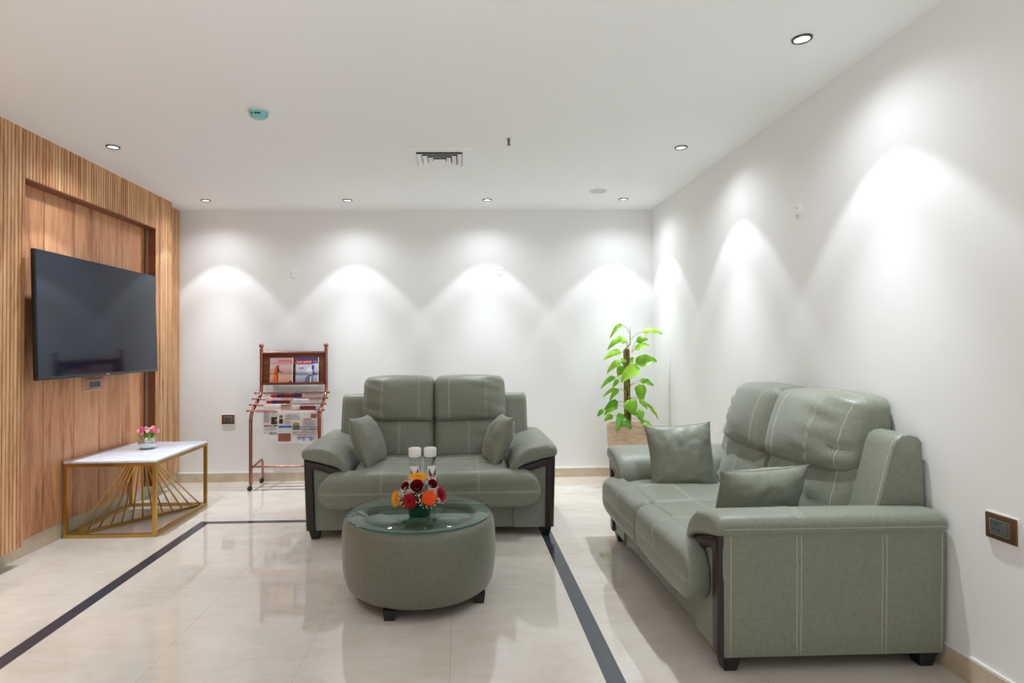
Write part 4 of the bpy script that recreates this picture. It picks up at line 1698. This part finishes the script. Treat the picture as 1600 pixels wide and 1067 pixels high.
lathe(bm, [(0.0, 0.500), (0.08, 0.497), (0.163, 0.490), (0.163, 0.470)], 32)
obj('soil', bm, mat('soil', srgb(74, 50, 34), 0.95), t)
MOSS = mat('moss_pole', srgb(116, 84, 44), 0.95)
nt = NT(MOSS)
mz = nt.noise(nt.coord((1, 1, 0.25)), 60, 4, 0.7)
nt.color(nt.ramp(mz, [(0.35, srgb(66, 46, 22)), (0.6, srgb(142, 108, 58))]))
nt.bump(mz, 0.8, 0.006)
bm = NB()
lathe(bm, [(0.0, 0.49), (0.027, 0.49), (0.028, 0.8), (0.027, 1.155), (0.020, 1.170), (0.0, 1.172)], 20)
obj('moss_pole', bm, MOSS, t)
STEM = mat('vine_stem', srgb(150, 150, 60), 0.6)
bm = NB()
tube(bm, [(0.028 * math.cos(5.2 + k * 0.16), -abs(0.028 * math.sin(5.2 + k * 0.16)) - 0.002, 0.5 + k * 0.021) for k in range(33)]
     + [(0.026, -0.020, 1.21), (0.027, -0.02, 1.28), (0.028, -0.02, 1.365)], 0.0050, 7, radii=[0.0052] * 33 + [0.005, 0.004, 0.0012])
tube(bm, [(-0.02 + 0.006 * math.sin(k), -0.027, 0.5 + k * 0.04) for k in range(17)], 0.0042, 7)
obj('vine', bm, STEM, t)
LEAFM = []
for i, (c0, c1) in enumerate((((96, 156, 28), (142, 200, 44)), ((128, 190, 36), (178, 226, 70)), ((66, 134, 32), (110, 178, 48)))):
    m = mat('leaf_%d' % i, srgb(*c1), 0.38, spec=0.5, **{'Transmission Weight': 0.0})
    nt = NT(m)
    nt.color(nt.ramp(nt.noise(nt.coord(), 14, 3), [(0.3, srgb(*c0)), (0.7, srgb(*c1))]))
    # thin leaves let some light through
    tr = nt.n('ShaderNodeBsdfTranslucent')
    tr.inputs[0].default_value = srgb(*c1)
    mx = nt.n('ShaderNodeMixShader')
    mx.inputs[0].default_value = 0.30
    out = m.node_tree.nodes['Material Output']
    nt.l(nt.b.outputs[0], mx.inputs[1])
    nt.l(tr.outputs[0], mx.inputs[2])
    nt.l(mx.outputs[0], out.inputs[0])
    LEAFM.append(m)
LEAVES = [(1.466, 5.09, 1.304, 1.389, 5.048, 1.375, 1.267, 4.989, 1.26, 0.033), (1.471, 5.09, 1.248, 1.574, 5.095, 1.314, 1.739, 5.041, 1.295, 0.044), (1.48, 5.09, 1.144, 1.502, 5.028, 1.231, 1.597, 4.998, 1.252, 0.055), (1.48, 5.09, 1.133, 1.52, 5.13, 1.16, 1.648, 5.14, 1.197, 0.044), (1.447, 5.09, 1.171, 1.421, 5.112, 1.266, 1.263, 5.064, 1.162, 0.049), (1.43, 5.09, 1.1, 1.39, 5.084, 1.144, 1.224, 5.042, 1.075, 0.049), (1.456, 5.09, 0.995, 1.503, 5.041, 1.04, 1.66, 4.981, 1.056, 0.093), (1.429, 5.09, 1.034, 1.373, 5.046, 1.063, 1.256, 5.068, 0.96, 0.049), (1.439, 5.09, 0.968, 1.415, 5.119, 1.022, 1.366, 5.13, 0.933, 0.071), (1.445, 5.09, 0.979, 1.519, 5.02, 0.999, 1.354, 4.99, 0.888, 0.099), (1.427, 5.09, 0.902, 1.337, 5.083, 0.931, 1.201, 5.076, 0.828, 0.038), (1.432, 5.09, 0.891, 1.375, 5.142, 0.911, 1.327, 5.158, 0.832, 0.033), (1.465, 5.09, 0.857, 1.571, 5.163, 0.885, 1.669, 5.102, 0.843, 0.049), (1.459, 5.09, 0.846, 1.559, 5.125, 0.865, 1.578, 5.122, 0.705, 0.093), (1.426, 5.09, 0.803, 1.359, 5.111, 0.824, 1.218, 5.059, 0.758, 0.027), (1.425, 5.09, 0.792, 1.363, 5.106, 0.813, 1.269, 5.045, 0.726, 0.038), (1.442, 5.08, 0.759, 1.431, 5.03, 0.744, 1.479, 5.01, 0.609, 0.115), (1.424, 5.09, 0.693, 1.37, 5.117, 0.713, 1.232, 5.077, 0.647, 0.049), (1.429, 5.09, 0.649, 1.372, 5.167, 0.675, 1.25, 5.154, 0.594, 0.055), (1.357, 5.09, 0.694, 1.242, 5.164, 0.644, 1.194, 5.178, 0.581, 0.033), (1.464, 5.09, 0.747, 1.553, 5.111, 0.734, 1.61, 5.083, 0.653, 0.044), (1.469, 5.09, 0.747, 1.612, 5.124, 0.699, 1.708, 5.097, 0.557, 0.027), (1.462, 5.09, 0.621, 1.521, 5.063, 0.656, 1.54, 5.023, 0.557, 0.077), (1.434, 5.09, 0.594, 1.397, 5.05, 0.613, 1.306, 4.93, 0.486, 0.077), (1.461, 5.09, 0.566, 1.514, 5.0, 0.554, 1.61, 4.94, 0.495, 0.044), (1.439, 5.09, 0.567, 1.357, 5.0, 0.577, 1.428, 4.94, 0.503, 0.06), (1.422, 5.09, 0.583, 1.316, 5.106, 0.594, 1.229, 5.07, 0.555, 0.044), (1.451, 5.09, 1.023, 1.482, 5.14, 1.054, 1.502, 5.089, 1.088, 0.038), (1.44, 5.09, 1.056, 1.407, 5.07, 1.09, 1.382, 5.02, 1.036, 0.044), (1.453, 5.09, 1.171, 1.434, 5.096, 1.249, 1.388, 5.054, 1.216, 0.044), (1.477, 5.09, 0.912, 1.528, 5.09, 1.011, 1.535, 5.095, 0.967, 0.022)]
rr = random.Random(11)
for i, L_ in enumerate(LEAVES):
    o3 = Vector((PX, PY, 0))
    P, B2_, T_ = Vector(L_[0:3]) - o3, Vector(L_[3:6]) - o3, Vector(L_[6:9]) - o3
    wd = L_[9]
    ln = (T_ - B2_).length
    horiz = abs((T_ - B2_).normalized().z) < 0.75
    ctrl = (B2_ + T_) / 2 + Vector((0, -0.02, (0.30 if horiz else 0.10) * ln))
    bm = NB()
    rows = []
    n, mcols = 12, 6
    for j in range(n + 1):
        u = j / n
        p = B2_ * (1 - u) ** 2 + ctrl * 2 * u * (1 - u) + T_ * u * u
        tg = ((ctrl - B2_) * (1 - u) + (T_ - ctrl) * u).normalized()
        view = Vector((0.15, -1.0, 0.55)).normalized()
        side = tg.cross(view)
        if side.length < 0.15:
            side = tg.cross(Vector((0, 0, 1)))
        side.normalize()
        nrm = side.cross(tg)
        hwid = 0.58 * wd * min(1.0, (math.sin(PI * u ** 0.62) ** 0.75) if 0 < u < 1 else 0.02) + 0.0008
        row = []
        for k in range(mcols + 1):
            s = k / mcols * 2 - 1
            cup = 0.22 * wd * abs(s) ** 1.5 * (-1 if i % 3 else 1) * 0.5
            rip = 0.004 * math.sin(u * 17 + i) * s * s
            row.append(bm.verts.new(p + side * hwid * s + nrm * (cup + rip)))
        rows.append(row)
    for A_, B2 in zip(rows, rows[1:]):
        for k in range(mcols):
            bm.faces.new((A_[k], A_[k + 1], B2[k + 1], B2[k]))
    mid = (P + B2_) / 2 + Vector((0, -0.01, 0.03 if B2_.z > P.z - 0.02 else 0.015))
    tube(bm, [P * (1 - u) ** 2 + mid * 2 * u * (1 - u) + B2_ * u * u for u in [k / 6 for k in range(7)]], 0.0022, 6, mi=1)
    ci = 1 if P.z > 0.95 and i % 2 else (0 if P.z > 0.7 else (2 if i % 2 else 0))
    lf = obj('leaf', bm, [LEAFM[ci], STEM], t, recalc=False, angle=2.0)
